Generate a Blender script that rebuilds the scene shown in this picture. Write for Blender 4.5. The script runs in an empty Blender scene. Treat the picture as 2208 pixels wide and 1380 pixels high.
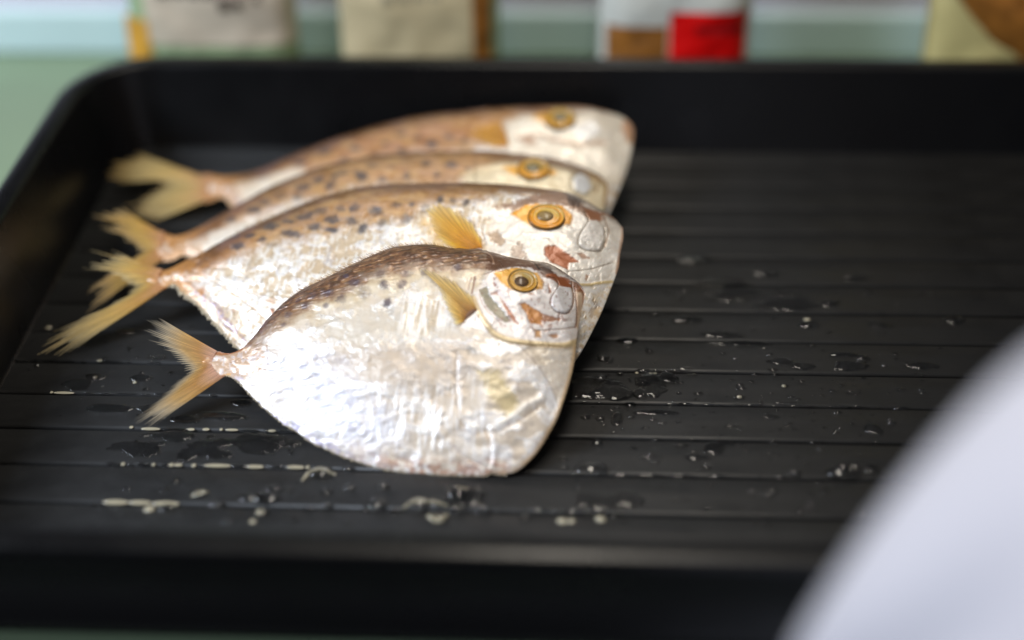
import bpy, math
import numpy as np
from mathutils import Matrix, Vector

# ------------------------------------------------------------------ camera, world, lamps, exposure
scene = bpy.context.scene
PW, PH, FPX = 2208.0, 1380.0, 3067.0            # photograph size and focal length in its pixels (50 mm on 36 mm)
CAM = np.array([0.0, 0.0, 0.43])
def _axes(pitch, yaw, roll):
    cp, sp = math.cos(pitch), math.sin(pitch)
    f, r, u = np.array([0, cp, -sp]), np.array([1.0, 0, 0]), np.array([0, sp, cp])
    c, s = math.cos(yaw), math.sin(yaw)
    R = np.array([[c, -s, 0], [s, c, 0], [0, 0, 1]])
    f, r, u = R @ f, R @ r, R @ u
    c, s = math.cos(roll), math.sin(roll)
    return f, c * r + s * u, -s * r + c * u
FWD, RIGHT, UP = _axes(math.radians(37), math.radians(3.5), math.radians(-1.25))
cam_d = bpy.data.cameras.new('camera')
cam_d.sensor_width = 36.0
cam_d.lens = 36.0 * FPX / PW
cam_d.clip_start, cam_d.clip_end = 0.01, 50
cam_d.dof.use_dof = True
cam_d.dof.focus_distance = 0.668
cam_d.dof.aperture_fstop = 1.5
cam = bpy.data.objects.new('camera', cam_d)
M = Matrix.Identity(4)
for i in range(3):
    M[i][0], M[i][1], M[i][2], M[i][3] = RIGHT[i], UP[i], -FWD[i], CAM[i]
cam.matrix_world = M
scene.collection.objects.link(cam)
scene.camera = cam

world = bpy.data.worlds.new('World')
scene.world = world
world.use_nodes = True
bg = world.node_tree.nodes['Background']
bg.inputs[0].default_value = (0.80, 0.86, 1.0, 1)
bg.inputs[1].default_value = 0.035

def area(name, loc, target, size, power, col, size_y=None):
    d = bpy.data.lights.new(name, 'AREA')
    d.shape = 'RECTANGLE'; d.size = size; d.size_y = size_y or size
    d.energy = power; d.color = col
    o = bpy.data.objects.new(name, d)
    scene.collection.objects.link(o)
    o.location = loc
    o.rotation_euler = (Vector(target) - Vector(loc)).to_track_quat('-Z', 'Y').to_euler()
    return o
area('ceiling_lamp', (0.0, 0.55, 1.20), (-0.02, 0.55, 0), 1.1, 7.6, (1.0, 0.92, 0.80), 0.22)
area('window_lamp', (-0.95, 0.24, 0.66), (-0.10, 0.52, 0), 0.40, 10.2, (0.78, 0.87, 1.0))

scene.view_settings.view_transform = 'Standard'
scene.view_settings.look = 'None'
scene.view_settings.gamma = 1.0
scene.view_settings.exposure = 0.38

# ------------------------------------------------------------------ helpers
def ray(x, y):
    return FWD + (x - PW / 2) / FPX * RIGHT - (y - PH / 2) / FPX * UP
def at_z(x, y, z=0.0):
    d = ray(x, y); return CAM + d * ((z - CAM[2]) / d[2])
def at_y(x, y, Y):
    d = ray(x, y); return CAM + d * ((Y - CAM[1]) / d[1])

def lin(c):
    c = np.asarray(c, float) / 255.0
    return np.where(c <= 0.04045, c / 12.92, ((c + 0.055) / 1.055) ** 2.4)
def sm(a, b, x):
    t = np.clip((x - a) / (b - a), 0, 1); return t * t * (3 - 2 * t)

_tab = {}
def vnoise(x, y, seed=0):
    if seed not in _tab:
        _tab[seed] = np.random.default_rng(seed).random((256, 256))
    T = _tab[seed]
    xi, yi = np.floor(x).astype(int), np.floor(y).astype(int)
    fx, fy = x - xi, y - yi
    fx, fy = fx * fx * (3 - 2 * fx), fy * fy * (3 - 2 * fy)
    a, b = T[xi & 255, yi & 255], T[(xi + 1) & 255, yi & 255]
    c, d = T[xi & 255, (yi + 1) & 255], T[(xi + 1) & 255, (yi + 1) & 255]
    return (a * (1 - fx) + b * fx) * (1 - fy) + (c * (1 - fx) + d * fx) * fy
def fbm(x, y, seed=0, octv=4):
    s, a, t = 0, 1.0, 0
    for k in range(octv):
        s = s + a * vnoise(x * 2 ** k + 17.3 * k, y * 2 ** k + 5.1 * k, seed + k); t += a; a *= 0.5
    return s / t                                        # 0..1, mean .5

def sdf(px, py, poly):
    P = np.asarray(poly, float); d2 = np.full(px.shape, 1e18); ins = np.zeros(px.shape, bool)
    n = len(P)
    for i in range(n):
        a, b = P[i], P[(i + 1) % n]
        e = b - a; wx, wy = px - a[0], py - a[1]
        t = np.clip((wx * e[0] + wy * e[1]) / (e @ e + 1e-12), 0, 1)
        d2 = np.minimum(d2, (wx - e[0] * t) ** 2 + (wy - e[1] * t) ** 2)
        cnd = (a[1] > py) != (b[1] > py)
        xc = a[0] + (py - a[1]) / (b[1] - a[1] + 1e-12) * e[0]
        ins ^= cnd & (px < xc)
    return np.where(ins, -1, 1) * np.sqrt(d2)
def pdist(px, py, line):
    P = np.asarray(line, float); d2 = np.full(px.shape, 1e18)
    for a, b in zip(P[:-1], P[1:]):
        e = b - a; wx, wy = px - a[0], py - a[1]
        t = np.clip((wx * e[0] + wy * e[1]) / (e @ e + 1e-12), 0, 1)
        d2 = np.minimum(d2, (wx - e[0] * t) ** 2 + (wy - e[1] * t) ** 2)
    return np.sqrt(d2)
def spline(P, n, by_index=False):
    """Catmull-Rom through P, n samples (even in arc length, or in point index)."""
    P = np.asarray(P, float)
    Q = np.vstack([2 * P[0] - P[1], P, 2 * P[-1] - P[-2]])
    m = len(P) - 1
    def ev(s):
        i = np.minimum(s.astype(int), m - 1); t = (s - i)[:, None]
        p0, p1, p2, p3 = Q[i], Q[i + 1], Q[i + 2], Q[i + 3]
        return 0.5 * (2 * p1 + (p2 - p0) * t + (2 * p0 - 5 * p1 + 4 * p2 - p3) * t ** 2 + (3 * p1 - p0 - 3 * p2 + p3) * t ** 3)
    if by_index:
        return ev(np.linspace(0, m, n))
    s = np.linspace(0, m, 60 * m + 1); X = ev(s)
    L = np.concatenate([[0], np.cumsum(np.linalg.norm(np.diff(X, axis=0), axis=1))])
    return ev(np.interp(np.linspace(0, L[-1], n), L, s))

def link(o, parent=None):
    scene.collection.objects.link(o)
    if parent is not None:
        o.parent = parent
    return o
def mesh(name, V, Fc, mat, parent=None, col=None, smooth=True):
    """V (n,3) array, Fc an (m,4) or (m,3) int array or a list of faces."""
    me = bpy.data.meshes.new(name)
    V = np.asarray(V, np.float32)
    if isinstance(Fc, np.ndarray):
        k = Fc.shape[1]
        me.vertices.add(len(V)); me.vertices.foreach_set('co', V.ravel())
        me.loops.add(Fc.size); me.loops.foreach_set('vertex_index', Fc.ravel().astype(np.int32))
        me.polygons.add(len(Fc))
        me.polygons.foreach_set('loop_start', np.arange(0, Fc.size, k, dtype=np.int32))
        me.update(calc_edges=True); me.validate()
    else:
        me.from_pydata([tuple(map(float, v)) for v in V], [], [tuple(int(i) for i in f) for f in Fc]); me.update()
    if col is not None:
        a = me.color_attributes.new('Col', 'FLOAT_COLOR', 'POINT')
        a.data.foreach_set('color', np.asarray(col, np.float32).ravel())
    if smooth:
        me.polygons.foreach_set('use_smooth', np.ones(len(me.polygons), bool))
    if mat is not None:
        me.materials.append(mat)
    return link(bpy.data.objects.new(name, me), parent)
def grid_faces(nu, nv, off=0, flip=False, wrap=False):
    i = np.arange(nu if wrap else nu - 1)[:, None]; j = np.arange(nv - 1)[None, :]
    i2 = (i + 1) % nu
    a, b, c, d = i * nv + j, i2 * nv + j, i2 * nv + j + 1, i * nv + j + 1
    q = np.stack([a, b, c, d] if not flip else [a, d, c, b], -1).reshape(-1, 4)
    return q + off
def empty(name, mat=None, loc=None):
    o = bpy.data.objects.new(name, None); o.empty_display_size = 0.02
    link(o)
    if mat is not None: o.matrix_world = mat
    if loc is not None: o.location = loc
    return o
def tag(o, label=None, cat=None, group=None, kind=None):
    for k, v in (('label', label), ('category', cat), ('group', group), ('kind', kind)):
        if v: o[k] = v
    return o

class NT:
    def __init__(s, name):
        s.m = bpy.data.materials.new(name); s.m.use_nodes = True
        s.t = s.m.node_tree; s.b = s.t.nodes['Principled BSDF']; s.out = s.t.nodes['Material Output']
    def n(s, typ, **kw):
        o = s.t.nodes.new('ShaderNode' + typ)
        for k, v in kw.items():
            if k.startswith('i_'):
                key = k[2:]; key = int(key) if key.isdigit() else key.replace('_', ' ')
                o.inputs[key].default_value = v
            else: setattr(o, k, v)
        return o
    def l(s, a, b): s.t.links.new(a, b)
    def set(s, **kw):
        for k, v in kw.items(): s.b.inputs[k.replace('_', ' ')].default_value = v
        return s
    def ramp(s, src, stops):
        r = s.n('ValToRGB'); e = r.color_ramp.elements
        while len(e) < len(stops): e.new(0.5)
        for k, (p, c) in enumerate(stops):
            e[k].position = p; e[k].color = (c, c, c, 1) if np.isscalar(c) else (*c, 1)
        s.l(src, r.inputs[0]); return r.outputs[0]
    def noise(s, scale, detail=4, rough=0.55, vec=None, coord='Object', stretch=None):
        tc = s.n('TexCoord'); v = tc.outputs[coord]
        if stretch:
            mp = s.n('Mapping'); mp.inputs['Scale'].default_value = stretch; s.l(v, mp.inputs[0]); v = mp.outputs[0]
        o = s.n('TexNoise'); o.inputs['Scale'].default_value = scale
        o.inputs['Detail'].default_value = detail; o.inputs['Roughness'].default_value = rough
        s.l(v, o.inputs['Vector']); return o.outputs['Fac']
    def bump(s, src, strength, dist):
        b = s.n('Bump'); b.inputs['Strength'].default_value = strength; b.inputs['Distance'].default_value = dist
        s.l(src, b.inputs['Height'])
        prev = s.b.inputs['Normal'].links
        if prev: s.l(prev[0].from_socket, b.inputs['Normal'])
        s.l(b.outputs[0], s.b.inputs['Normal']); return b

# ------------------------------------------------------------------ materials
def mat_slat():
    a = NT('black_plastic_slat').set(Base_Color=(0.016, 0.016, 0.0162, 1), Roughness=0.4)
    w = a.noise(26, 5, 0.6, stretch=(1.0, 1.7, 1))
    g = a.noise(240, 3, 0.6, stretch=(0.12, 2.2, 1))
    r1 = a.ramp(w, [(0.38, 0.50), (0.54, 0.40), (0.66, 0.30)])
    mx = a.n('Math', operation='MULTIPLY_ADD'); a.l(g, mx.inputs[0]); mx.inputs[1].default_value = 0.12; a.l(r1, mx.inputs[2])
    a.l(mx.outputs[0], a.b.inputs['Roughness'])
    a.bump(g, 0.25, 0.0002)
    s1 = a.noise(300, 2, 0.5, stretch=(0.9, 0.05, 1))
    a.bump(a.ramp(s1, [(0.70, 0), (0.76, 1)]), 0.15, 0.0001)
    return a.m
def mat_black():
    a = NT('black_plastic_wall').set(Base_Color=(0.004, 0.004, 0.0045, 1), Roughness=0.33, IOR=1.40)
    n = a.noise(380, 3, 0.6); a.bump(n, 0.12, 0.0003)
    r = a.ramp(a.noise(18, 4), [(0.3, 0.22), (0.7, 0.36)]); a.l(r, a.b.inputs['Roughness'])
    return a.m
def mat_water():
    a = NT('water').set(Base_Color=(1, 1, 1, 1), Roughness=0.02, IOR=1.45, Transmission_Weight=1.0)
    return a.m
def mat_skin(name, rough=0.42, bump=0.35):
    a = NT(name)
    at = a.n('Attribute', attribute_name='Col')
    f = a.noise(900, 4, 0.65)
    mul = a.n('Mix', data_type='RGBA', blend_type='MULTIPLY'); mul.inputs['Factor'].default_value = 0.35
    a.l(at.outputs['Color'], mul.inputs['A']); a.l(a.ramp(f, [(0.25, 0.72), (0.6, 1.0)]), mul.inputs['B'])
    a.l(mul.outputs['Result'], a.b.inputs['Base Color'])
    a.l(at.outputs['Alpha'], a.b.inputs['Roughness'])
    a.set(Specular_IOR_Level=0.75, Subsurface_Weight=0.06, Subsurface_Scale=0.003, Coat_Weight=0.3, Metallic=0.17)
    a.b.inputs['Coat Roughness'].default_value = 0.22
    a.b.inputs['Subsurface Radius'].default_value = (1.0, 0.6, 0.4)
    a.bump(a.noise(420, 5, 0.6), bump * .32, 0.0006)
    a.bump(f, 0.14, 0.0003)
    return a.m
def mat_fin():
    a = NT('fin_membrane')
    at = a.n('Attribute', attribute_name='Col')
    a.l(at.outputs['Color'], a.b.inputs['Base Color']); a.set(Roughness=0.38)
    tr = a.n('BsdfTranslucent'); a.l(at.outputs['Color'], tr.inputs[0])
    m1 = a.n('MixShader'); m1.inputs[0].default_value = 0.30
    a.l(a.b.outputs[0], m1.inputs[1]); a.l(tr.outputs[0], m1.inputs[2])
    tp = a.n('BsdfTransparent'); m2 = a.n('MixShader')
    a.l(at.outputs['Alpha'], m2.inputs[0]); a.l(tp.outputs[0], m2.inputs[1]); a.l(m1.outputs[0], m2.inputs[2])
    a.l(m2.outputs[0], a.out.inputs[0])
    a.bump(a.noise(700, 4), 0.3, 0.0004)
    return a.m
def mat_vcol(name, rough, coat=0.0, bump=0.0, scale=300, spec=0.5):
    a = NT(name); at = a.n('Attribute', attribute_name='Col')
    a.l(at.outputs['Color'], a.b.inputs['Base Color']); a.set(Roughness=rough, Coat_Weight=coat, Specular_IOR_Level=spec)
    a.b.inputs['Coat Roughness'].default_value = 0.06
    if bump: a.bump(a.noise(scale, 4), bump, 0.001)
    return a.m
def mat_plain(name, col, rough=0.5, nscale=60, var=0.12, bump=0.0, **kw):
    a = NT(name).set(Roughness=rough, **kw)
    c = np.array(col)
    r = a.ramp(a.noise(nscale, 4), [(0.3, tuple(np.clip(c * (1 - var), 0, 1))), (0.7, tuple(np.clip(c * (1 + var), 0, 1)))])
    a.l(r, a.b.inputs['Base Color'])
    if bump: a.bump(a.noise(nscale * 4, 4), bump, 0.001)
    return a.m
SLAT, BLACK, WATER = mat_slat(), mat_black(), mat_water()
SKIN, FIN = mat_skin('dried_fish_skin'), mat_fin()
EYE = mat_vcol('fish_eye', 0.40, 0.55, 0.15, 700, .3)
FLESH = mat_vcol('fin_base_flesh', 0.45, 0.1, 0.4, 900)
BEAD = NT('anal_fin_nub').set(Base_Color=(0.75, 0.66, 0.50, 1), Roughness=0.18, Transmission_Weight=0.35, IOR=1.4).m
FILM = NT('clear_film').set(Base_Color=(0.86, 0.90, 0.82, 1), Roughness=0.18, Transmission_Weight=0.55, IOR=1.2).m

# ------------------------------------------------------------------ setting: table, wall, skirting board
TZ = -0.010                                            # table top; z = 0 is the top of the tray's slats
WALL_Y = float(at_z(60, 112, TZ)[1])
TABLE = mat_plain('green_grey_tabletop', lin((122, 142, 114)), 0.34, 12, 0.06, 0.05)
WALLM = mat_plain('pale_lavender_paint', lin((214, 210, 222)), 0.6, 20, 0.03)
BLUEM = mat_plain('pale_blue_paint', lin((206, 230, 232)), 0.45, 14, 0.04)
def box(name, lo, hi, mat, parent=None, bevel=0.0):
    (x0, y0, z0), (x1, y1, z1) = lo, hi
    V = [(x, y, z) for x in (x0, x1) for y in (y0, y1) for z in (z0, z1)]
    Fc = [(0, 1, 3, 2), (4, 6, 7, 5), (0, 4, 5, 1), (2, 3, 7, 6), (0, 2, 6, 4), (1, 5, 7, 3)]
    o = mesh(name, V, Fc, mat, parent, smooth=False)
    if bevel:
        m = o.modifiers.new('bevel', 'BEVEL'); m.width = bevel; m.segments = 2
    return o
tag(box('table', (-0.9, 0.3705, TZ - 0.03), (1.1, WALL_Y + 0.04, TZ), TABLE), kind='structure')
wall = tag(box('wall', (-0.62, WALL_Y + 0.006, TZ - 0.03), (1.0, WALL_Y + 0.03, 0.13), WALLM), kind='structure')
sk_top = float(at_y(1250, 24, WALL_Y)[2])
box('skirting_board', (-0.62, WALL_Y - 0.004, TZ), (1.0, WALL_Y + 0.005, sk_top), BLUEM, wall, 0.003)

# ------------------------------------------------------------------ the tray
X0, X1, Y0, Y1, RAD = -0.277, 0.365, 0.3825, 0.738, 0.030
tray = tag(empty('serving_tray', loc=(0.04, 0.556, TZ)),
           'large black plastic tray with slatted floor and rounded raised rim', 'tray')
tray_inv = Matrix.Translation((-0.04, -0.556, -TZ))
def rrect(o, n=14):
    r = RAD + o; P = []
    for cx, cy, a0 in ((X1 - RAD, Y1 - RAD, 0), (X0 + RAD, Y1 - RAD, 90), (X0 + RAD, Y0 + RAD, 180), (X1 - RAD, Y0 + RAD, 270)):
        for k in range(n + 1):
            a = math.radians(a0 + 90 * k / n); P.append((cx + r * math.cos(a), cy + r * math.sin(a)))
    return np.array(P)
prof = [(-0.004, -0.0045), (-0.0005, 0.0002), (0.0006, 0.0022), (0.0112, 0.0470), (0.0120, 0.0492), (0.0130, 0.0500), (0.0215, 0.0500),
        (0.0226, 0.0493), (0.0230, 0.0478), (0.0225, 0.0440), (0.0205, 0.0425), (0.0142, 0.0000), (0.0128, -0.0078), (0.0110, -0.0098), (0.0060, -0.0100)]
L = [np.column_stack([rrect(o), np.full(60, z)]) for o, z in prof]
V = np.concatenate(L); n = 60
Fc = []
for k in range(len(prof) - 1):
    for i in range(n):
        j = (i + 1) % n; Fc.append((k * n + i, k * n + j, (k + 1) * n + j, (k + 1) * n + i))
V = V - np.array([0.04, 0.556, TZ])
mesh('wall', V, Fc, BLACK, tray)
b = box('base_plate', (X0 - 0.006 - 0.04, Y0 - 0.006 - 0.556, 0.0006), (X1 + 0.006 - 0.04, Y1 + 0.006 - 0.556, 0.0058), BLACK, tray)

PITCH, G0 = 0.0242, 0.4342
def slat_mesh(pw):
    p = pw - 0.0013
    sec = [(0, -0.0042), (0, -0.0016), (0.0003, -0.0007), (0.0009, -0.0002), (0.0017, 0.0), (0.0024, -0.00005), (p * 0.5, -0.00012),
           (p - 0.0006, -0.00005), (p - 0.0001, -0.0005), (p, -0.0012), (p, -0.0042)]
    m = len(sec); V = [(x, y, z) for x in (X0, X1) for y, z in sec]
    Fc = [(i, i + 1, m + i + 1, m + i) for i in range(m - 1)] + [tuple(range(m))[::-1], tuple(range(m, 2 * m))]
    return V, Fc
V, Fc = slat_mesh(PITCH)
first = None
rng = np.random.default_rng(5)
for k in range(-2, 13):
    y = G0 + PITCH * k
    if first is None:
        first = mesh('slat', V, Fc, SLAT, tray); s = first
    else:
        s = first.copy(); link(s); s.parent = tray
    s.location = (-0.04, y - 0.556, -TZ + rng.normal() * 0.00006)
    s.rotation_euler = (math.radians(rng.normal() * 0.30), 0, 0)

# ------------------------------------------------------------------ fish
class Fish:
    """A fish lying on a tilted plane: local u runs tail to head, v up the flank, w out of the flank (mm)."""
    def __init__(s, contact_tail, contact_belly, tilt, z=0.002):
        A, B = at_z(*contact_tail, z), at_z(*contact_belly, z)
        u = (B - A) / np.linalg.norm(B - A); v0 = np.array([-u[1], u[0], 0.0]); t = math.radians(tilt)
        s.B, s.u = B, u; s.v = math.cos(t) * v0 + math.sin(t) * np.array([0, 0, 1.0]); s.w = np.cross(s.u, s.v)
        s.mat = Matrix([[*(s.u[i] * .001 for _ in (0,)), s.v[i] * .001, s.w[i] * .001, B[i]] for i in range(3)] + [[0, 0, 0, 1]])
    def loc(s, pts, w=0.0):
        out = []
        for x, y in np.atleast_2d(pts):
            d = ray(x, y); t = ((s.B + s.w * w * .001 - CAM) @ s.w) / (d @ s.w); P = CAM + d * t - s.B
            out.append((P @ s.u * 1000, P @ s.v * 1000))
        return np.array(out)
    def on(s, pts):
        out = []
        for p in np.atleast_2d(pts):
            w = 6.0
            for _ in range(4):
                q = s.loc([p], w)[0]; k = np.argmin((s.pu - q[0]) ** 2 + (s.pv - q[1]) ** 2); w = .5 * w + .5 * s.pw[k]
            out.append(s.loc([p], w)[0])
        return np.array(out)
    def surf(s, q):
        """height and unit normal of the flank at local points q"""
        q = np.atleast_2d(q); W, N = [], []
        for a in q:
            k = np.argmin((s.gu - a[0]) ** 2 + (s.gv - a[1]) ** 2)
            W.append(s.gw.flat[k]); N.append(s.gn.reshape(-1, 3)[k])
        return np.array(W), np.array(N)

def build_body(F, root, dorsal, ventral, nu, nv, half, paint, seed):
    D, Vn = spline(F.loc(dorsal), nu), spline(F.loc(ventral), nu)
    # even columns: dorsal and ventral samples joined by straight lines
    t = np.linspace(0, 1, nv); t = t * 0.85 + 0.15 * (t * t * (3 - 2 * t))
    U = D[:, None, 0] * (1 - t) + Vn[:, None, 0] * t
    Vv = D[:, None, 1] * (1 - t) + Vn[:, None, 1] * t
    s = np.linspace(0, 1, nu)[:, None]
    wid = np.linalg.norm(D - Vn, axis=1)[:, None]
    T = np.interp(s, [0, .06, .2, .45, .7, .88, .96, 1.0], np.array([.07, .26, .60, .95, 1.0, .92, .55, .12])) * half
    dd = np.minimum(t[None, :] * wid / 24.0, 1.0)
    de = np.minimum((1 - t[None, :]) * wid / 66.0, 1.0)
    prof = np.clip(1 - (1 - dd) ** 2, 0, 1) ** .72 * (0.05 + 0.95 * (1 - (1 - de) ** 1.7))
    prof = np.where(t[None, :] >= 1, 0.02, prof)
    W = T * prof
    u, v = U.ravel(), Vv.ravel()
    tt = np.broadcast_to(t[None, :], U.shape).ravel(); ss = np.broadcast_to(s, U.shape).ravel()
    dist_d = pdist(u, v, D[::3]); dist_v = pdist(u, v, Vn[::3])
    F.pu, F.pv, F.pw = U[::3, ::3].ravel(), Vv[::3, ::3].ravel(), W[::3, ::3].ravel()
    C, dh = paint(F, u, v, ss, tt, dist_d, dist_v, seed)
    edge = sm(0, 3.0, np.minimum(dist_d, dist_v))
    top = W + (dh * edge).reshape(W.shape)
    # rumpled, shrunken skin
    r1 = fbm(u / 14, v / 9, seed + 40, 3) - .5; r2 = fbm(u / 4.2, v / 3.2, seed + 50, 3) - .5
    top = top + ((r1 * 1.9 + r2 * 0.5) * edge).reshape(W.shape)
    # frayed thin edges
    jag = (fbm(u / 1.3, v / 1.3, seed + 60, 2) - .5) * (1 - .85 * sm(.72, .8, ss)) * (1 - sm(0, 2.0, np.minimum(dist_d, dist_v)))
    u2, v2 = u + jag * 0.9, v + jag * 0.9
    P1 = np.column_stack([u2, v2, top.ravel()])
    st = 4
    iu, iv = np.unique(np.r_[np.arange(0, nu, st), nu - 1]), np.unique(np.r_[np.arange(0, nv, st), nv - 1])
    Ub, Vb, Wb = U[np.ix_(iu, iv)], Vv[np.ix_(iu, iv)], -0.75 * W[np.ix_(iu, iv)] - 0.05
    P2 = np.column_stack([Ub.ravel(), Vb.ravel(), Wb.ravel()])
    Cb = C.reshape(nu, nv, 4)[np.ix_(iu, iv)].reshape(-1, 4)
    Fc = np.concatenate([grid_faces(nu, nv, 0, True), grid_faces(len(iu), len(iv), nu * nv, False)])
    F.gu, F.gv, F.gw = U[::2, ::2], Vv[::2, ::2], top[::2, ::2]
    g = np.stack([u2.reshape(U.shape), v2.reshape(U.shape), W], -1)
    n_ = np.cross(np.gradient(g, axis=0), np.gradient(g, axis=1)); n_ /= np.linalg.norm(n_, axis=-1, keepdims=True) + 1e-9
    n_ = np.where(n_[..., 2:3] < 0, -n_, n_); F.gn = n_[::2, ::2]
    F.D, F.V = D, Vn
    return mesh('body', np.concatenate([P1, P2]), Fc, SKIN, root, np.concatenate([C, Cb]))

def mixc(C, col, m, rough=None):
    c = lin(col) if np.ndim(col) == 1 else col
    C[:, :3] = C[:, :3] * (1 - m[:, None]) + c * m[:, None]
    if rough is not None: C[:, 3] = C[:, 3] * (1 - m) + rough * m

def draw(F, u, v, C, dh, feats, seed, hw=7.0):
    """layered colour patches, creases and plates: (kind, photo points, colour, softness/width mm, raggedness mm, strength, height mm)"""
    n1 = fbm(u / 2.2, v / 2.2, seed + 70, 3) - .5
    n2 = fbm(u / 7, v / 7, seed + 75, 3) - .5
    n0 = fbm(u / .8, v / .8, seed + 77, 2) - .5
    for kind, pts, col, soft, rag, al, h in feats:
        if kind == 'poly':
            d = sdf(u, v, F.on(pts)) + (n1 * 1.4 + n2 * .8 + n0 * 1.6) * rag
            m = (1 - sm(-soft, soft, d)) * al
            mixc(C, col, m); dh += h * (1 - sm(-max(soft, .5), max(soft, .5), d))
        elif kind == 'line':
            d = pdist(u, v, spline(F.on(pts), 40)) + np.abs(n1) * rag
            m = (1 - sm(soft * .4, soft, d)) * al
            if col is not None: mixc(C, col, m)
            dh += h * (1 - sm(0, soft * 1.3, d))
        elif kind == 'spot':
            rg = np.random.default_rng(seed + 5)
            for x, y, rx, ry in pts:
                k_ = rg.uniform(.75, 1.3); rx, ry, al_ = rx * k_ * rg.uniform(.8, 1.3), ry * k_, al * rg.uniform(.55, 1.1); x, y = x + rg.normal() * 3, y + rg.normal() * 2
                c, a = F.on([(x, y), (x + rx, y)]); a = abs((a - c)[0])
                r = np.sqrt(((u - c[0]) / a) ** 2 + ((v - c[1]) / (a * ry / rx * 1.15)) ** 2) + n1 * rag
                mixc(C, col, (1 - sm(1 - soft, 1 + soft, r + n0 * .5)) * np.clip(al_ * (1.25 + n2 * 1.6), 0, .9))

def fin(F, root, name, base, tips, nr, wfun, cols, jag=0.08, cut=0.78, alpha=(1, .85), seed=0, K=14, ridge=0.35, bend=None, hw=0.0, index=True, mat=None):
    """a fan of fin rays joined by membrane, the ray ends free and frayed"""
    rng = np.random.default_rng(seed)
    Bp, Tp = spline(F.loc(base, hw), nr, True), spline(F.loc(tips, hw), nr, True)
    ext = 1 + rng.normal(size=nr) * jag
    r = np.linspace(0, 1, K)
    rr = r[None, :, None] * np.where(r[None, :, None] > .5, 1 + (ext[:, None, None] - 1) * (r[None, :, None] - .5) * 2, 1)
    Cn = Bp[:, None] * (1 - rr) + Tp[:, None] * rr
    if bend is not None:
        d = Tp - Bp; nrm = np.column_stack([-d[:, 1], d[:, 0]])
        Cn = Cn + nrm[:, None] * (bend * (r * (1 - r)))[None, :, None]
    mid = 0.5 * (Cn[1:] + Cn[:-1])
    lo = np.concatenate([2 * Cn[:1] - mid[:1], mid]); hi = np.concatenate([mid, 2 * Cn[-1:] - mid[-1:]])
    lo[0] = Cn[0] + (lo[0] - Cn[0]) * .6; hi[-1] = Cn[-1] + (hi[-1] - Cn[-1]) * .6
    cutv = np.clip(cut + rng.normal(size=nr) * 0.05, .3, .97)
    tp = np.where(r[None, :] > cutv[:, None], 1 - 0.85 * (r[None, :] - cutv[:, None]) / (1 - cutv[:, None]), 1.02)[..., None]
    lo, hi = Cn + (lo - Cn) * tp, Cn + (hi - Cn) * tp
    X = np.stack([lo, Cn, hi], 2)                        # ray, along, across, uv
    w = np.stack([wfun(X[:, :, k].reshape(-1, 2), np.tile(r, nr)).reshape(nr, K) for k in range(3)], 2)
    w[:, :, 1] += ridge * (1 - .5 * r)[None, :]
    lift = np.cumsum(rng.normal(size=(nr, 1)) * .12, 0); w += (lift * r[None, :] ** 2)[..., None]
    P = np.concatenate([X, w[..., None]], -1)
    c0 = np.array([lin(c) for c in cols]); pos = np.linspace(0, 1, len(cols))
    cc = np.stack([np.interp(r, pos, c0[:, k]) for k in range(3)], -1)
    br = (0.82 + 0.3 * rng.random((nr, 1)))
    stre = fbm(np.tile(r * 9, (nr, 1)) + np.arange(nr)[:, None] * 3.7, np.arange(nr)[:, None] * 1.3 + 0 * r, seed, 3)
    C = cc[None] * (br * (0.75 + .5 * stre))[..., None]
    C = np.repeat(C[:, :, None], 3, 2) * np.array([0.62, 1.18, 0.70])[None, None, :, None]
    A = np.interp(r, [0, .6, 1], [alpha[0], (alpha[0] * 2 + alpha[1]) / 3, alpha[1]])
    A = np.broadcast_to(A[None, :, None], C.shape[:3])
    C = np.concatenate([np.clip(C, 0, 1), A[..., None]], -1)
    Fc = np.concatenate([grid_faces(K, 3, i * K * 3) for i in range(nr)])
    return mesh(name, P.reshape(-1, 3), Fc, mat or FIN, root, C.reshape(-1, 4))

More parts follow.
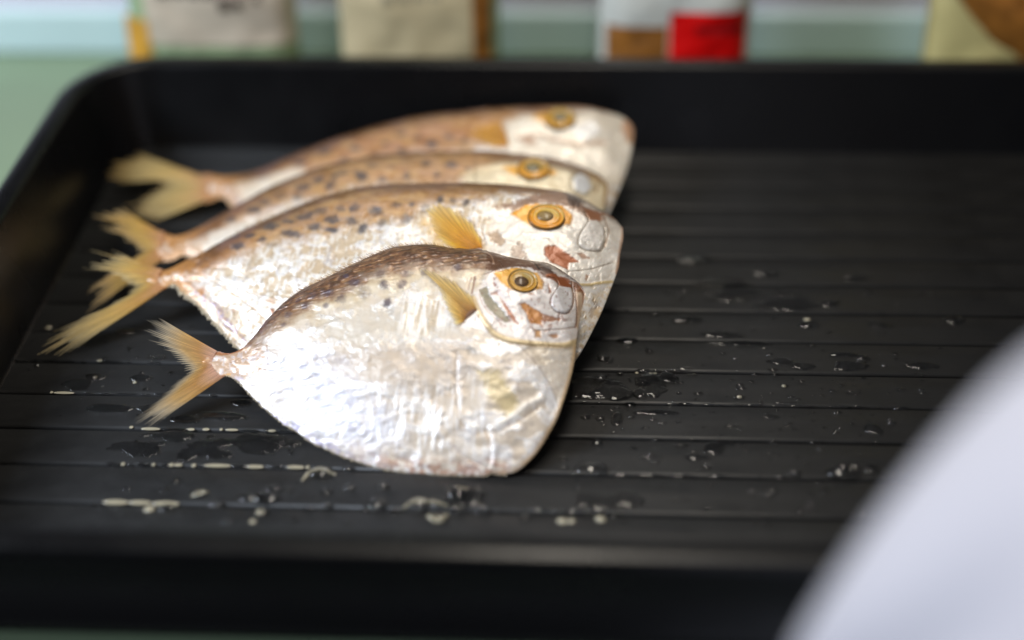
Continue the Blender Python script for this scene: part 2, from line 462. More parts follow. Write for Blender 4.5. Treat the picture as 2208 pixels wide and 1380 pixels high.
def fish_eye(F, root, px, R, pup, cols, seed=0, sq=.9):
    """bulging eye: dark rim, golden iris rings, pupil; sits in the head at the flank's own slope"""
    q = F.loc([px], 7.5)
    for _ in range(3):
        W, N = F.surf(q); q = F.loc([px], W[0])
    n = N[0]; n = n / np.linalg.norm(n)
    x = np.array([1.0, 0, 0]) - n * n[0]; x /= np.linalg.norm(x); y = np.cross(n, x) * sq
    c = np.array([q[0][0], q[0][1], W[0]])
    nr, na = 34, 72
    r = np.linspace(0, 1, nr)[:, None]; a = np.linspace(0, 2 * math.pi, na, endpoint=False)[None, :]
    ex, ey = r * np.cos(a), r * np.sin(a)
    h = 0.06 + 0.14 * (1 - r ** 2) + 0.11 * np.exp(-((r - .92) / .06) ** 2) + 0.02 * np.exp(-((r - .66) / .05) ** 2) - 0.26 * sm(.95, 1.0, r)
    h = h + 0 * a
    P = c + R * (ex[..., None] * x + ey[..., None] * y + h[..., None] * n)
    C = np.ones((nr * na, 4)); C[:, :3] = lin(cols['iris'])
    X, Y = ex.ravel(), ey.ravel(); rr = np.hypot(X, Y)
    nz = fbm(X * 5 + 9, Y * 5 + 3, seed + 3, 3) - .5
    mixc(C, cols['gold'], sm(-.25, .35, -Y + nz * .5) * .8)
    mixc(C, cols['pale'], sm(.1, .6, Y + .3 * X + nz * .6) * .75)
    mixc(C, cols['gold'], np.exp(-((rr - .78) / .07) ** 2) * .8)
    mixc(C, cols['dark'], np.exp(-((rr - .67 + nz * .10) / .03) ** 2) * sm(-.6, .5, nz * 3 + Y) * .5)
    mixc(C, cols['dark'], sm(.86, .97, rr + nz * .05) * .9)
    eye = mesh('eye', P.reshape(-1, 3), grid_faces(nr, na, 0).reshape(-1, 4), EYE, root, C)
    # close the ring seam
    me = eye.data
    k = np.arange(nr - 1); seam = np.stack([k * na + na - 1, (k + 1) * na + na - 1, (k + 1) * na, k * na], -1)
    co = P.reshape(-1, 3); fc = np.concatenate([grid_faces(nr, na, 0), seam])
    bpy.data.objects.remove(eye); eye = mesh('eye', co, fc, EYE, root, C)
    pr = pup[2]; nr2 = 12
    r2 = np.linspace(0, 1, nr2)[:, None]
    ex2, ey2 = pup[0] + pr * r2 * np.cos(a), pup[1] + pr * .92 * r2 * np.sin(a)
    base = 0.06 + 0.14 * (1 - ex2 ** 2 - ey2 ** 2)
    P2 = c + R * (ex2[..., None] * x + ey2[..., None] * y + (base + .012 + 0.07 * (1 - r2 ** 2.5))[..., None] * n)
    C2 = np.ones((nr2 * na, 4)); C2[:, :3] = lin(cols['pupil'])
    q2 = (r2 + 0 * a).ravel(); nz2 = fbm(ex2.ravel() * 8, ey2.ravel() * 8, seed + 9, 3) - .5
    mixc(C2, cols['pupil2'], sm(.2, -.3, nz2 * 1.5) * .6); mixc(C2, cols['dark'], sm(.8, .95, q2))
    k = np.arange(nr2 - 1); seam = np.stack([k * na + na - 1, (k + 1) * na + na - 1, (k + 1) * na, k * na], -1)
    mesh('pupil', P2.reshape(-1, 3), np.concatenate([grid_faces(nr2, na), seam]), EYE, eye, C2)
    return eye

def nubs(F, root, t0, t1, n, size, seed, out=0.6):
    """row of small translucent ray stubs along the knife edge of the belly"""
    rng = np.random.default_rng(seed); P, Fc = [], []
    L = len(F.V)
    for i in range(n):
        t = (t0 + (t1 - t0) * (i + rng.random() * .5) / n) * (L - 1); k = int(t)
        p = F.V[k] + (F.V[min(k + 1, L - 1)] - F.V[k]) * (t - k)
        d = F.V[min(k + 2, L - 1)] - F.V[max(k - 2, 0)]; d = d / np.linalg.norm(d); o = np.array([d[1], -d[0]])
        sz = size * (0.6 + .8 * rng.random()); a = sz * 1.0; bb = sz * (.8 + .8 * rng.random())
        c = p + o * out * sz * rng.random()
        th = np.linspace(0, math.pi, 6)[:, None]; ph = np.linspace(0, 2 * math.pi, 9)[None, :]
        lx, lo, lw = np.sin(th) * np.cos(ph) * a * .6, np.cos(th) * bb + 0 * ph, np.sin(th) * np.sin(ph) * a * .6
        Q = np.stack([c[0] + d[0] * lx + o[0] * lo, c[1] + d[1] * lx + o[1] * lo, .15 + lw], -1).reshape(-1, 3)
        Fc.append(grid_faces(6, 9, len(P) * 54)); P.append(Q)
    return mesh('anal_fin', np.concatenate(P), np.concatenate(Fc), BEAD, root)

def fringe(F, root, name, curve, t0, t1, n, length, lean, cols, seed, side=1, alpha=(.95, .35)):
    """low frayed fin of short rays along the back or belly edge"""
    rng = np.random.default_rng(seed); L = len(curve) - 1
    t = np.linspace(t0, t1, n) * L; k = np.clip(t.astype(int), 0, L - 1)
    p = curve[k] + (curve[k + 1] - curve[k]) * (t - k)[:, None]
    d = np.gradient(p, axis=0); d /= np.linalg.norm(d, axis=1, keepdims=True); o = np.column_stack([-d[:, 1], d[:, 0]]) * side
    ln = length * (.5 + .5 * np.sin(np.linspace(0, math.pi, n))) * (.45 + .8 * fbm(np.arange(n) / 4.0, np.zeros(n), seed, 2))
    P, Fc, C = [], [], []
    for i in range(n):
        b = p[i] - o[i] * .8; tip = p[i] + o[i] * ln[i] - d[i] * ln[i] * lean * rng.uniform(.6, 1.3)
        h = .5 * np.linalg.norm(p[min(i + 1, n - 1)] - p[max(i - 1, 0)]) * .55; w0 = .35
        for r, q, hh in ((0, b, h), (.5, .5 * (b + tip), h * .8), (1, tip, h * .2)):
            c = lin(cols[0]) * (1 - r) + lin(cols[1]) * r; c = c * rng.uniform(.75, 1.2)
            for e in (-1, 0, 1):
                P.append((q[0] + d[i][0] * hh * e, q[1] + d[i][1] * hh * e, w0 + (.25 if e == 0 else 0) + r * rng.normal() * .3)); C.append((*np.clip(c, 0, 1), alpha[0] * (1 - r) + alpha[1] * r))
        Fc.append(grid_faces(3, 3, 9 * i))
    return mesh(name, np.array(P), np.concatenate(Fc), FIN, root, np.array(C))

def base_paint(F, u, v, ss, tt, dd, dv, seed, white=(238, 230, 222), beige=(206, 188, 164), blue=(226, 228, 240)):
    n = len(u); C = np.ones((n, 4)); C[:, :3] = lin(white); C[:, 3] = .32
    a = fbm(u / 9, v / 9, seed, 4); b = fbm(u / 3.0, v / 5.5, seed + 11, 4); c = fbm(u / 1.6, v / 1.6, seed + 21, 3)
    fl = fbm(u / 8 + .6 * b, v / 5 + .6 * a, seed + 5, 5)
    worn = sm(.50, .545, fl); mixc(C, beige, worn * .62, .5)
    mixc(C, (250, 248, 248), (1 - worn) * sm(.36, .58, c) * .8, .26)
    mixc(C, (182, 170, 166), sm(.62, .70, b * .75 + c * .25) * .45)
    mixc(C, (150, 140, 140), sm(.66, .70, fbm(u / 1.4, v / 2.6, seed + 23, 3)) * .28)
    dd_ = (.5 - worn) * .16
    return C, dd_

# ---- the small front fish
def paint_front(F, u, v, ss, tt, dd, dv, seed):
    C, dh = base_paint(F, u, v, ss, tt, dd, dv, seed)
    c = fbm(u / 1.5, v / 1.5, seed + 21, 3); a = fbm(u / 8, v / 8, seed + 1, 3)
    al = .55 * fbm(u / 5 + v / 9, v / .9 - u / 2.6, seed + 31, 4) + .45 * fbm(u / 2.2, v / 2.2, seed + 32, 4)           # fibres along the back
    pts = lambda q: q
    feats = [
        ('poly', [(690, 775), (760, 748), (900, 738), (1010, 748), (1035, 770), (1015, 850), (960, 880), (880, 850), (820, 825), (770, 790)], (196, 178, 158), 4, 4, .75, -.2),
        ('poly', [(700, 735), (780, 745), (900, 735), (980, 720), (985, 690), (880, 650), (760, 668), (690, 690)], (212, 202, 186), 4, 5, .7, -.1),
        ('poly', [(1030, 800), (1075, 800), (1110, 850), (1118, 885), (1092, 897), (1050, 850)], (206, 186, 136), 1.8, 2, .85, -.2),
        ('poly', [(700, 780), (745, 765), (760, 785), (715, 790)], (182, 170, 164), .8, 2, .7, 0),
        ('poly', [(1005, 745), (1036, 742), (1032, 768), (1008, 762)], (168, 156, 140), .8, 2, .6, 0),
        ('line', [(985, 760), (983, 800), (984, 850), (992, 900), (1010, 935)], (170, 152, 136), .9, 1, .7, -.35),
        ('line', [(992, 770), (990, 820), (996, 880)], (246, 242, 244), 1.3, 1.2, .4, .1),
        ('line', [(1116, 742), (1150, 775), (1178, 812), (1196, 848), (1208, 885)], (150, 122, 92), .35, .2, .7, -.35),
        ('poly', [(1116, 738), (1250, 735), (1236, 800), (1212, 880), (1190, 830), (1155, 775)], (224, 208, 184), 1.2, .6, .6, -.15),
        ('line', [(1046, 925), (1056, 950), (1057, 985), (1048, 1022)], (176, 140, 100), .6, .4, .7, -.5),
        ('line', [(1060, 925), (1066, 960), (1066, 1000)], (246, 240, 238), 1.3, .4, .6, .5),
        ('line', [(970, 955), (1000, 985), (1040, 1005), (1056, 1015)], (182, 150, 132), .5, .4, .6, -.3),
        ('line', [(1064, 922), (1100, 900), (1140, 872), (1168, 858)], (250, 246, 240), 2.2, 1.0, .6, .7),
        ('line', [(1080, 930), (1125, 905), (1160, 880)], (192, 172, 146), .8, .6, .5, -.3),
        ('line', [(935, 960), (950, 900), (955, 880)], (250, 248, 250), .8, .4, .7, .3),
        ('line', [(640, 800), (700, 815), (760, 850), (800, 900)], (206, 196, 196), .7, 1.2, .5, -.2),
        ('line', [(560, 795), (600, 800), (660, 790)], (176, 164, 164), .5, 1.0, .6, -.2),
        ('line', [(575, 745), (577, 765), (575, 785)], (150, 96, 66), .45, .2, .8, .2),
    ]
    draw(F, u, v, C, dh, feats, seed)
    # combed silvery streaks down the belly and around the fin
    st = fbm(u / .8 + v * .07, v / 9, seed + 33, 3)
    reg = sdf(u, v, F.loc([(800, 820), (1060, 820), (1080, 1000), (860, 1000), (740, 940)], 6))
    m = (1 - sm(-14, 6, reg)) * sm(.50, .66, st); mixc(C, (250, 247, 246), m * .8, .3); dh += m * .18
    mixc(C, (202, 186, 164), (1 - sm(-14, 6, reg)) * sm(.55, .40, st) * .45)
    reg = sdf(u, v, F.loc([(880, 650), (960, 640), (985, 720), (900, 745), (850, 720)], 6))
    m = (1 - sm(-6, 4, reg)) * sm(.50, .62, st); mixc(C, (248, 244, 240), m * .9, .3)
    mixc(C, (188, 168, 136), (1 - sm(-6, 4, reg)) * sm(.5, .36, st) * .7)
    # rear lower flank: cool side-light sheen painted bluish white over the silver
    reg = sdf(u, v, F.loc([(560, 790), (640, 740), (720, 790), (800, 850), (860, 930), (800, 975), (690, 940), (600, 880)], 5))
    m = 1 - sm(-14, 10, reg); mixc(C, (236, 238, 250), m * (.5 + .5 * sm(.4, .55, c)), .30)
    mixc(C, (160, 154, 172), m * sm(.54, .70, fbm(u / 9.0 + v / 12, v / 2.2 - u / 6, seed + 90, 4)) * .5)
    dh += m * (fbm(u / 5.0 + v / 8, v / 2.0 - u / 6, seed + 92, 3) - .5) * .5
    # belly edge: rosy brown speckle
    m = (1 - sm(3, 8, dv)) * sm(.38, .52, c) * sm(.30, .46, ss) * (1 - sm(.60, .66, ss)) * (tt > .5)
    mixc(C, (172, 124, 100), m * .75)
    m = (1 - sm(2.0, 4.5, dv)) * sm(.45, .55, c) * (1 - sm(.28, .4, ss)) * (tt > .5); mixc(C, (170, 160, 190), m * .7)
    m = (1 - sm(.5, 2.2, dv)) * sm(.55, .7, ss) * (tt > .5); mixc(C, (206, 170, 120), m * .8)
    # brown back
    line = F.loc([(440, 775), (500, 772), (545, 745), (590, 712), (660, 672), (740, 640), (800, 622), (900, 604), (980, 596), (1040, 592), (1062, 584)], 6)
    poly = np.vstack([line, F.loc([(1075, 540), (1000, 480), (860, 470), (700, 530), (560, 640), (430, 740)], 0)])
    d = sdf(u, v, poly) + (a - .5) * 14 + (c - .5) * 4
    mixc(C, (184, 148, 108), (1 - sm(-3, 7, d)) * .75)
    m = 1 - sm(-9, 3.5, d + (al - .5) * 10)
    br = lin((122, 82, 54)) * (1 - sm(.42, .60, al))[:, None] + lin((78, 48, 32)) * sm(.42, .60, al)[:, None]
    mixc(C, br, m * .93, .36)
    mixc(C, (196, 156, 116), m * sm(.42, .34, al) * .45, .26)
    mixc(C, (150, 122, 116), m * sm(.54, .66, a) * sm(.5, .7, ss) * .6)
    mixc(C, (84, 56, 42), (1 - sm(.5, 4.0, dd + (c - .5) * 3)) * (tt < .5) * sm(.05, .2, ss) * .8)
    mixc(C, (128, 104, 138), m * (1 - sm(.10, .24, ss)) * sm(.05, .1, ss) * sm(.45, .55, c) * .6, .25)
    dh += m * (al - .5) * 1.6
    # yellowish transition under the back
    m2 = sm(-2, 2, d) * (1 - sm(3, 15, d)) * sm(.2, .4, ss); mixc(C, (216, 196, 156), m2 * .55)
    # tail stalk
    reg = sdf(u, v, F.loc([(430, 750), (530, 745), (575, 770), (570, 800), (510, 812), (430, 815)], 2)) + (c - .5) * 3
    m = 1 - sm(-1.5, 2, reg); mixc(C, (206, 174, 146), m * .9, .3); mixc(C, (232, 222, 222), m * sm(.52, .6, c) * .7, .25)
    mixc(C, (206, 150, 92), (1 - sm(.006, .03, ss)) * .95)
    draw(F, u, v, C, dh, [('line', [(448, 757), (483, 762), (520, 752)], (170, 102, 54), 1.3, .8, .85, 0),
                          ('line', [(448, 812), (470, 814), (495, 806)], (222, 170, 104), 1.2, .8, .8, 0)], seed, 2)
    spots = [(820, 592, 9, 8), (824, 614, 10, 11), (784, 631, 11, 12), (873, 614, 9, 10), (764, 612, 9, 7), (735, 644, 12, 10), (705, 633, 11, 7),
             (679, 637, 8, 6), (841, 648, 9, 9), (658, 661, 10, 6), (877, 588, 9, 7), (988, 580, 10, 7), (915, 590, 8, 6), (640, 648, 8, 5), (700, 655, 8, 6), (620, 680, 9, 6), (745, 600, 8, 5), (610, 700, 8, 5)]
    draw(F, u, v, C, dh, [('spot', spots, (84, 70, 80), .45, .8, .72, 0)], seed)
    # head
    z = lambda *q: [(850 + x * .22645, 500 + y * .22645) for x, y in q]
    head = [
        ('poly', z((740, 640), (900, 380), (1340, 300), (1700, 470), (1800, 600), (1770, 930), (1740, 1060), (1500, 1080), (1150, 1040), (900, 930)), (236, 228, 224), 2, 1, .85, .35),
        ('poly', z((880, 170), (1340, 280), (1520, 390), (1700, 500), (1690, 545), (1590, 515), (1520, 470), (1480, 445), (1400, 440), (1385, 390), (1290, 345), (1080, 350), (960, 385), (870, 370)), (102, 66, 44), .7, 1.2, .95, .1),
        ('poly', z((1350, 280), (1500, 330), (1500, 400), (1400, 390)), (84, 66, 56), .8, 1, .8, .1),
        ('poly', z((1440, 420), (1510, 400), (1660, 440), (1690, 530), (1600, 520), (1530, 470)), (160, 88, 44), .6, .8, .85, 0),
        ('poly', z((945, 400), (1090, 355), (1180, 345), (1360, 400), (1425, 480), (1415, 545), (1340, 560), (1200, 590), (1090, 545), (1010, 480)), (226, 164, 38), .6, .5, .95, .1),
        ('poly', z((810, 560), (890, 525), (915, 600), (985, 690), (1110, 850), (1060, 860), (960, 790), (860, 690)), (138, 128, 102), .35, .6, .95, -.5),
        ('poly', z((985, 600), (1040, 660), (1120, 770), (1195, 890), (1150, 870), (1060, 740)), (168, 92, 40), .3, .5, .9, -.25),
        ('poly', z((1190, 690), (1250, 680), (1420, 780), (1410, 890), (1290, 870), (1250, 770)), (192, 124, 44), .35, .6, .95, -.35),
        ('poly', z((1410, 780), (1580, 825), (1560, 850), (1415, 860)), (160, 104, 66), .35, .7, .9, -.3),
        ('poly', z((1340, 930), (1390, 935), (1400, 1010), (1340, 1010)), (194, 140, 74), .3, .5, .9, -.2),
        ('poly', z((1470, 985), (1540, 960), (1580, 1015), (1490, 1015)), (178, 124, 76), .3, .7, .85, -.2),
        ('poly', z((1460, 460), (1480, 520), (1505, 580), (1480, 585), (1462, 520)), (150, 92, 52), .25, .4, .85, -.15),
        ('poly', z((1740, 700), (1765, 720), (1760, 790), (1742, 760)), (150, 96, 62), .25, .4, .8, -.1),
        ('poly', z((1260, 590), (1340, 590), (1320, 615), (1275, 610)), (160, 108, 70), .25, .5, .75, -.1),
        ('poly', z((940, 460), (970, 500), (975, 560), (950, 520)), (150, 90, 74), .25, .4, .8, -.2),
        ('poly', z((900, 600), (1000, 560), (985, 600), (920, 612)), (160, 104, 84), .25, .4, .8, -.2),
        ('line', z((770, 430), (760, 500), (742, 590)), (128, 72, 52), .55, .2, .9, -.5),
        ('line', z((735, 440), (715, 500), (705, 560)), (150, 96, 70), .4, .3, .8, -.3),
        ('line', z((750, 640), (790, 740), (850, 850), (950, 965), (1100, 1035), (1300, 1065), (1600, 1085), (1750, 1035)), (226, 200, 150), 1.9, .3, .9, .9),
        ('line', z((735, 640), (775, 745), (835, 860), (940, 990), (1100, 1060), (1300, 1085), (1600, 1100)), (150, 108, 66), .35, .2, .75, -.5),
        ('line', z((805, 600), (850, 700), (930, 800), (1050, 900)), (150, 110, 84), .35, .3, .7, -.2),
        ('line', z((1330, 940), (1500, 935), (1640, 920), (1730, 905)), (130, 92, 62), .32, .15, .9, -.4),
        ('poly', z((1545, 525), (1500, 640), (1500, 715), (1560, 768), (1640, 772), (1692, 705), (1698, 620), (1680, 530), (1600, 520)), (236, 232, 232), .3, .1, .95, .55),
        ('line', z((1470, 430), (1545, 455), (1560, 520), (1500, 630), (1493, 700), (1545, 762), (1640, 778), (1696, 712), (1704, 620), (1690, 520)), (112, 80, 58), .38, .1, .9, -.6),
        ('line', z((1690, 470), (1700, 560), (1712, 600), (1700, 690)), (130, 90, 58), .4, .1, .85, -.4),
        ('poly', z((1716, 560), (1775, 535), (1800, 600), (1778, 830), (1750, 930), (1728, 900), (1735, 700)), (206, 178, 148), .5, .3, .9, .4),
        ('line', z((1715, 520), (1725, 600), (1738, 720), (1735, 850), (1726, 905)), (118, 76, 48), .45, .1, .9, -.5),
        ('line', z((1690, 470), (1735, 490), (1770, 530), (1800, 590), (1796, 700), (1780, 830), (1755, 950), (1742, 1060)), (132, 86, 54), .8, .2, .85, 0),
        ('poly', z((1700, 480), (1770, 520), (1795, 580), (1740, 570), (1708, 530)), (140, 88, 52), .5, .3, .85, .2),
        ('line', z((1340, 300), (1375, 350), (1395, 365)), (40, 32, 28), .6, .2, .9, -.4),
        ('line', z((860, 410), (960, 380), (1060, 350)), (130, 84, 60), .5, .3, .7, .3),
        ('line', z((880, 190), (930, 240), (950, 300)), (190, 150, 120), .4, .4, .7, .2),
    ]
    draw(F, u, v, C, dh, head, seed, 7.0)
    hd = sdf(u, v, F.loc(z((740, 640), (900, 420), (1400, 420), (1700, 530), (1770, 930), (1500, 1060), (1000, 980)), 7))
    mixc(C, (140, 84, 62), (1 - sm(-3, 0, hd)) * sm(.66, .70, fbm(u / 1.1, v / 1.6, seed + 95, 3)) * .6)
    return C, dh

GOLD = dict(iris=(176, 138, 66), gold=(196, 142, 42), pale=(168, 150, 98), dark=(58, 42, 24), pupil=(74, 52, 32), pupil2=(108, 80, 48))
def fish_root(F, label):
    r = empty('moonfish', F.mat)
    return tag(r, label, 'fish', 'dried moonfish laid side by side in the tray')

F1 = Fish((300, 915), (1085, 1022), 27)
R1 = fish_root(F1, 'smallest dried moonfish, nearest of the four, whole silvery belly in view')
build_body(F1, R1,
    [(436, 772), (442, 763), (455, 757), (468, 757), (483, 761), (500, 761), (523, 750), (549, 723), (575, 690), (613, 652), (651, 625), (688, 607), (726, 588), (764, 569), (801, 552),
     (828, 541), (854, 533), (899, 528), (937, 529), (971, 535), (1028, 538), (1058, 544), (1103, 556), (1148, 563), (1178, 567), (1201, 577), (1227, 594), (1243, 606), (1255, 618), (1263, 633)],
    [(436, 798), (443, 806), (456, 813), (472, 815), (491, 810), (513, 822), (526, 835), (538, 849), (556, 867), (580, 889), (609, 912), (645, 934), (666, 950), (711, 972), (764, 993), (820, 1010),
     (877, 1019), (933, 1023), (990, 1025), (1043, 1026), (1058, 1021), (1088, 1023), (1118, 1014), (1152, 983), (1178, 946), (1201, 904), (1216, 863), (1229, 821), (1239, 776),
     (1244, 731), (1250, 690), (1255, 663), (1260, 645), (1263, 633)], 460, 300, 13.0, paint_front, 100)
fish_eye(F1, R1, (1127, 607), 7.2, (-.06, -.16, .46), GOLD, 1)
zf = lambda *q: [(850 + x * .22645, 500 + y * .22645) for x, y in q]
def over(F, lift):
    return lambda q, r: F.surf(q)[0] + lift(r)
fin(F1, R1, 'pectoral_fin', zf((800, 800), (775, 790), (740, 805), (715, 830), (695, 860), (690, 900)),
    zf((730, 650), (560, 500), (330, 400), (230, 365), (380, 480), (450, 620), (500, 760), (590, 930)), 17,
    over(F1, lambda r: .35 + 1.1 * np.sin(r * 2.4)), [(176, 120, 50), (226, 180, 86), (232, 196, 112), (226, 206, 160)], .05, .88, (1, .55), 3, bend=.06, hw=8, ridge=.28)
# brown root of the pectoral fin
def fin_root(F, root, pts, wd, col, seed, hw=8):
    c = spline(F.loc(pts, hw), 12); t = np.gradient(c, axis=0); t /= np.linalg.norm(t, axis=1, keepdims=True)
    nn = np.column_stack([-t[:, 1], t[:, 0]]); a = np.linspace(0, math.pi, 7)
    prof = np.sin(np.linspace(.25, math.pi - .25, 12))
    Q = c[:, None] + nn[:, None] * (np.cos(a)[None, :, None] * wd * prof[:, None, None])
    w = F.surf(Q.reshape(-1, 2))[0].reshape(12, 7) * 0 + F.surf(c)[0][:, None] - .2 + np.sin(a)[None] * wd * .8 * prof[:, None]
    P = np.concatenate([Q, w[..., None]], -1).reshape(-1, 3)
    C = np.ones((84, 4)); C[:, :3] = lin(col) * (0.6 + .9 * fbm(P[:, 0] * 1.5, P[:, 1] * 1.5, seed))[:, None]
    return mesh('fin_root', P, grid_faces(12, 7), FLESH, root, C)
fin_root(F1, R1, zf((815, 795), (770, 800), (720, 835), (695, 890)), 1.3, (120, 84, 58), 4)
tail_w = lambda q, r: .5 * (1 - r) + 0.8 * np.sin(q[:, 1] / 9) * r + .15
fin(F1, R1, 'tail_fin', [(468, 758), (464, 766), (460, 774), (458, 783), (459, 791), (464, 800), (474, 810), (488, 810)],
    [(334, 681), (327, 705), (333, 734), (372, 770), (402, 802), (378, 830), (322, 882), (292, 912), (330, 918), (372, 893)], 58, tail_w,
    [(222, 176, 150), (206, 150, 76), (214, 168, 92), (206, 184, 146), (170, 160, 140)], .08, .74, (.96, .5), 5, K=20, ridge=.16)
nubs(F1, R1, .03, .62, 210, .42, 6)
fringe(F1, R1, 'dorsal_fin', F1.D, .26, .66, 150, 1.9, 1.6, [(128, 88, 58), (206, 166, 112)], 7)

# ---- paint shared by the three larger fish
def paint_large(back_line, feats, spots, tan=(170, 120, 62), yellowish=0.5, band=11.0):
    def paint(F, u, v, ss, tt, dd, dv, seed):
        C, dh = base_paint(F, u, v, ss, tt, dd, dv, seed, (228, 215, 194), (196, 168, 130))
        a = fbm(u / 9, v / 9, seed + 1, 3); c = fbm(u / 1.5, v / 1.5, seed + 21, 3)
        al = fbm(u / 7, v / 2.0, seed + 31, 4)
        crk = fbm(u / 1.1, v / 2.4, seed + 36, 3)
        mixc(C, (150, 124, 88), sm(.71, .75, crk) * .7); dh -= sm(.70, .76, crk) * .2
        mixc(C, (252, 250, 246), sm(.50, .60, fbm(u / 1.2, v / 3.5, seed + 38, 3)) * .6, .34)
        line = F.loc(back_line, 6)
        d = sdf(u, v, np.vstack([line, F.loc([(1330, 380), (1250, 200), (900, 150), (500, 250), (250, 480)], 0)]))
        d = d + (a - .5) * 10 + (c - .5) * 6
        m = 1 - sm(-8, 6, d)
        mixc(C, tan, m * .85, .42); mixc(C, (206, 166, 112), m * sm(.5, .62, al) * .5)
        mixc(C, (196, 134, 78), m * (1 - sm(.12, .3, ss)) * .7)
        mb = (1 - sm(band * .45, band * 1.5, dd + (al - .5) * 7)) * (tt < .5)
        mixc(C, (106, 72, 44), mb * .92, .36); mixc(C, (66, 46, 36), (1 - sm(.4, band * .5, dd + (c - .5) * 3)) * (tt < .5) * .8)
        mixc(C, (132, 100, 90), mb * sm(.5, .62, a) * .6)
        mixc(C, (206, 172, 124), sm(.55, .62, c) * (1 - sm(1.5, 5, dv)) * (tt > .5) * .6)
        # rosy seam a little inside the rear belly edge
        seam = np.exp(-((dv - 4.5 + (a - .5) * 3) / 1.6) ** 2) * (tt > .5) * (1 - sm(.30, .42, ss))
        mixc(C, (170, 118, 96), seam * sm(.40, .52, c) * .8, .25); mixc(C, (208, 200, 226), seam * sm(.56, .62, c) * .8, .2); dh += seam * .5
        draw(F, u, v, C, dh, [('spot', spots, (76, 74, 80), .5, 1.0, .72, 0)], seed)
        draw(F, u, v, C, dh, feats, seed)
        # tail stalk
        m = (1 - sm(.05, .16, ss + (c - .5) * .08)); mixc(C, (206, 146, 78), m * .75, .35)
        mixc(C, (244, 234, 224), m * np.exp(-((tt - .55) / .2) ** 2) * sm(.42, .55, c) * .8)
        return C, dh
    return paint

# ---- second fish
z5 = lambda *q: [(850 + x * .3479, 220 + y * .3479) for x, y in q]
feats2 = [
    ('poly', z5((540, 900), (620, 690), (760, 640), (1060, 560), (1300, 690), (1415, 770), (1390, 1090), (1300, 1150), (900, 1100)), (240, 231, 218), 3, 1, .85, .2),
    ('poly', z5((620, 660), (1060, 560), (1180, 640), (1290, 690), (1300, 740), (1200, 730), (1150, 690), (1060, 660), (900, 630), (740, 670)), (146, 106, 78), 1.2, 2, .85, .1),
    ('poly', z5((1060, 570), (1180, 620), (1150, 660), (1080, 640)), (84, 70, 62), 1, 1.5, .85, 0),
    ('poly', z5((1170, 660), (1290, 690), (1300, 740), (1200, 740)), (164, 108, 72), .8, 1, .8, 0),
    ('poly', z5((715, 695), (820, 645), (900, 635), (1030, 650), (1110, 710), (1090, 760), (1040, 770), (940, 806), (850, 770)), (232, 160, 20), .8, .6, .97, .1),
    ('poly', z5((930, 895), (1000, 890), (1150, 990), (1080, 998), (1075, 1040), (960, 990), (930, 950)), (164, 82, 22), .45, .7, .95, -.3),
    ('poly', z5((575, 815), (640, 795), (690, 870), (660, 890), (600, 860)), (168, 136, 104), .6, 1, .85, -.3),
    ('poly', z5((730, 930), (770, 870), (800, 900), (830, 980), (740, 960)), (160, 130, 106), .5, 1.6, .75, -.3),
    ('poly', z5((1120, 935), (1170, 940), (1212, 968), (1170, 972)), (160, 112, 80), .4, .7, .8, -.15),
    ('poly', z5((1190, 1070), (1205, 1080), (1195, 1115), (1178, 1100)), (160, 108, 64), .4, .4, .8, 0),
    ('line', z5((1075, 1055), (1200, 1040), (1300, 1010), (1355, 990)), (140, 118, 92), .35, .2, .8, -.4),
    ('line', z5((1085, 1130), (1200, 1132), (1350, 1112)), (222, 192, 122), 1.0, .4, .8, .4),
    ('poly', z5((1200, 750), (1150, 830), (1148, 890), (1210, 918), (1275, 915), (1302, 860), (1300, 790), (1260, 740)), (240, 232, 222), .4, .1, .95, .5),
    ('line', z5((1180, 690), (1205, 740), (1150, 825), (1145, 890), (1205, 920), (1280, 918), (1306, 860), (1303, 780)), (120, 102, 78), .45, .1, .85, -.6),
    ('line', z5((1300, 700), (1315, 760), (1330, 800), (1305, 900)), (150, 110, 76), .5, .1, .8, -.3),
    ('line', z5((1290, 690), (1340, 700), (1412, 765), (1405, 900), (1380, 1060)), (172, 122, 84), 1.2, .4, .75, 0),
    ('line', z5((555, 730), (545, 790), (560, 850)), (160, 130, 96), .6, .5, .7, -.4),
    ('poly', [(905, 480), (960, 450), (1000, 480), (1040, 535), (940, 535)], (236, 190, 96), 4, 2, .55, 0),
    ('line', [(420, 585), (470, 610), (540, 660), (585, 700)], (206, 176, 150), .6, .8, .7, -.3),
    ('line', [(470, 600), (560, 640), (600, 655)], (210, 186, 164), .5, .8, .6, -.2),
    ('poly', [(497, 660), (504, 661), (508, 672), (501, 676)], (176, 140, 112), .4, .3, .9, -.1),
    ('poly', [(427, 625), (440, 616), (442, 634), (433, 640)], (196, 138, 92), .5, .6, .9, 0),
    ('poly', [(572, 648), (592, 640), (592, 660), (575, 662)], (214, 176, 140), .8, 1, .7, 0),
    ('poly', [(582, 668), (592, 666), (592, 678), (584, 676)], (160, 96, 40), .4, .4, .9, .3),
]
spots2 = [(582, 487, 15, 8), (619, 498, 20, 9), (650, 468, 13, 7), (685, 461, 15, 8), (674, 489, 17, 9), (715, 474, 12, 8), (712, 498, 16, 7), (635, 511, 13, 7), (569, 518, 17, 9),
          (621, 476, 12, 6), (756, 479, 14, 10), (783, 493, 9, 11), (825, 480, 10, 14), (871, 471, 11, 14), (733, 451, 13, 7), (769, 448, 9, 8), (812, 454, 12, 8), (853, 446, 12, 9),
          (915, 451, 11, 10), (948, 433, 8, 9), (974, 433, 7, 9), (1005, 437, 8, 9), (538, 508, 14, 7), (591, 526, 11, 6), (518, 530, 12, 6), (890, 444, 8, 7), (505, 512, 10, 5)]
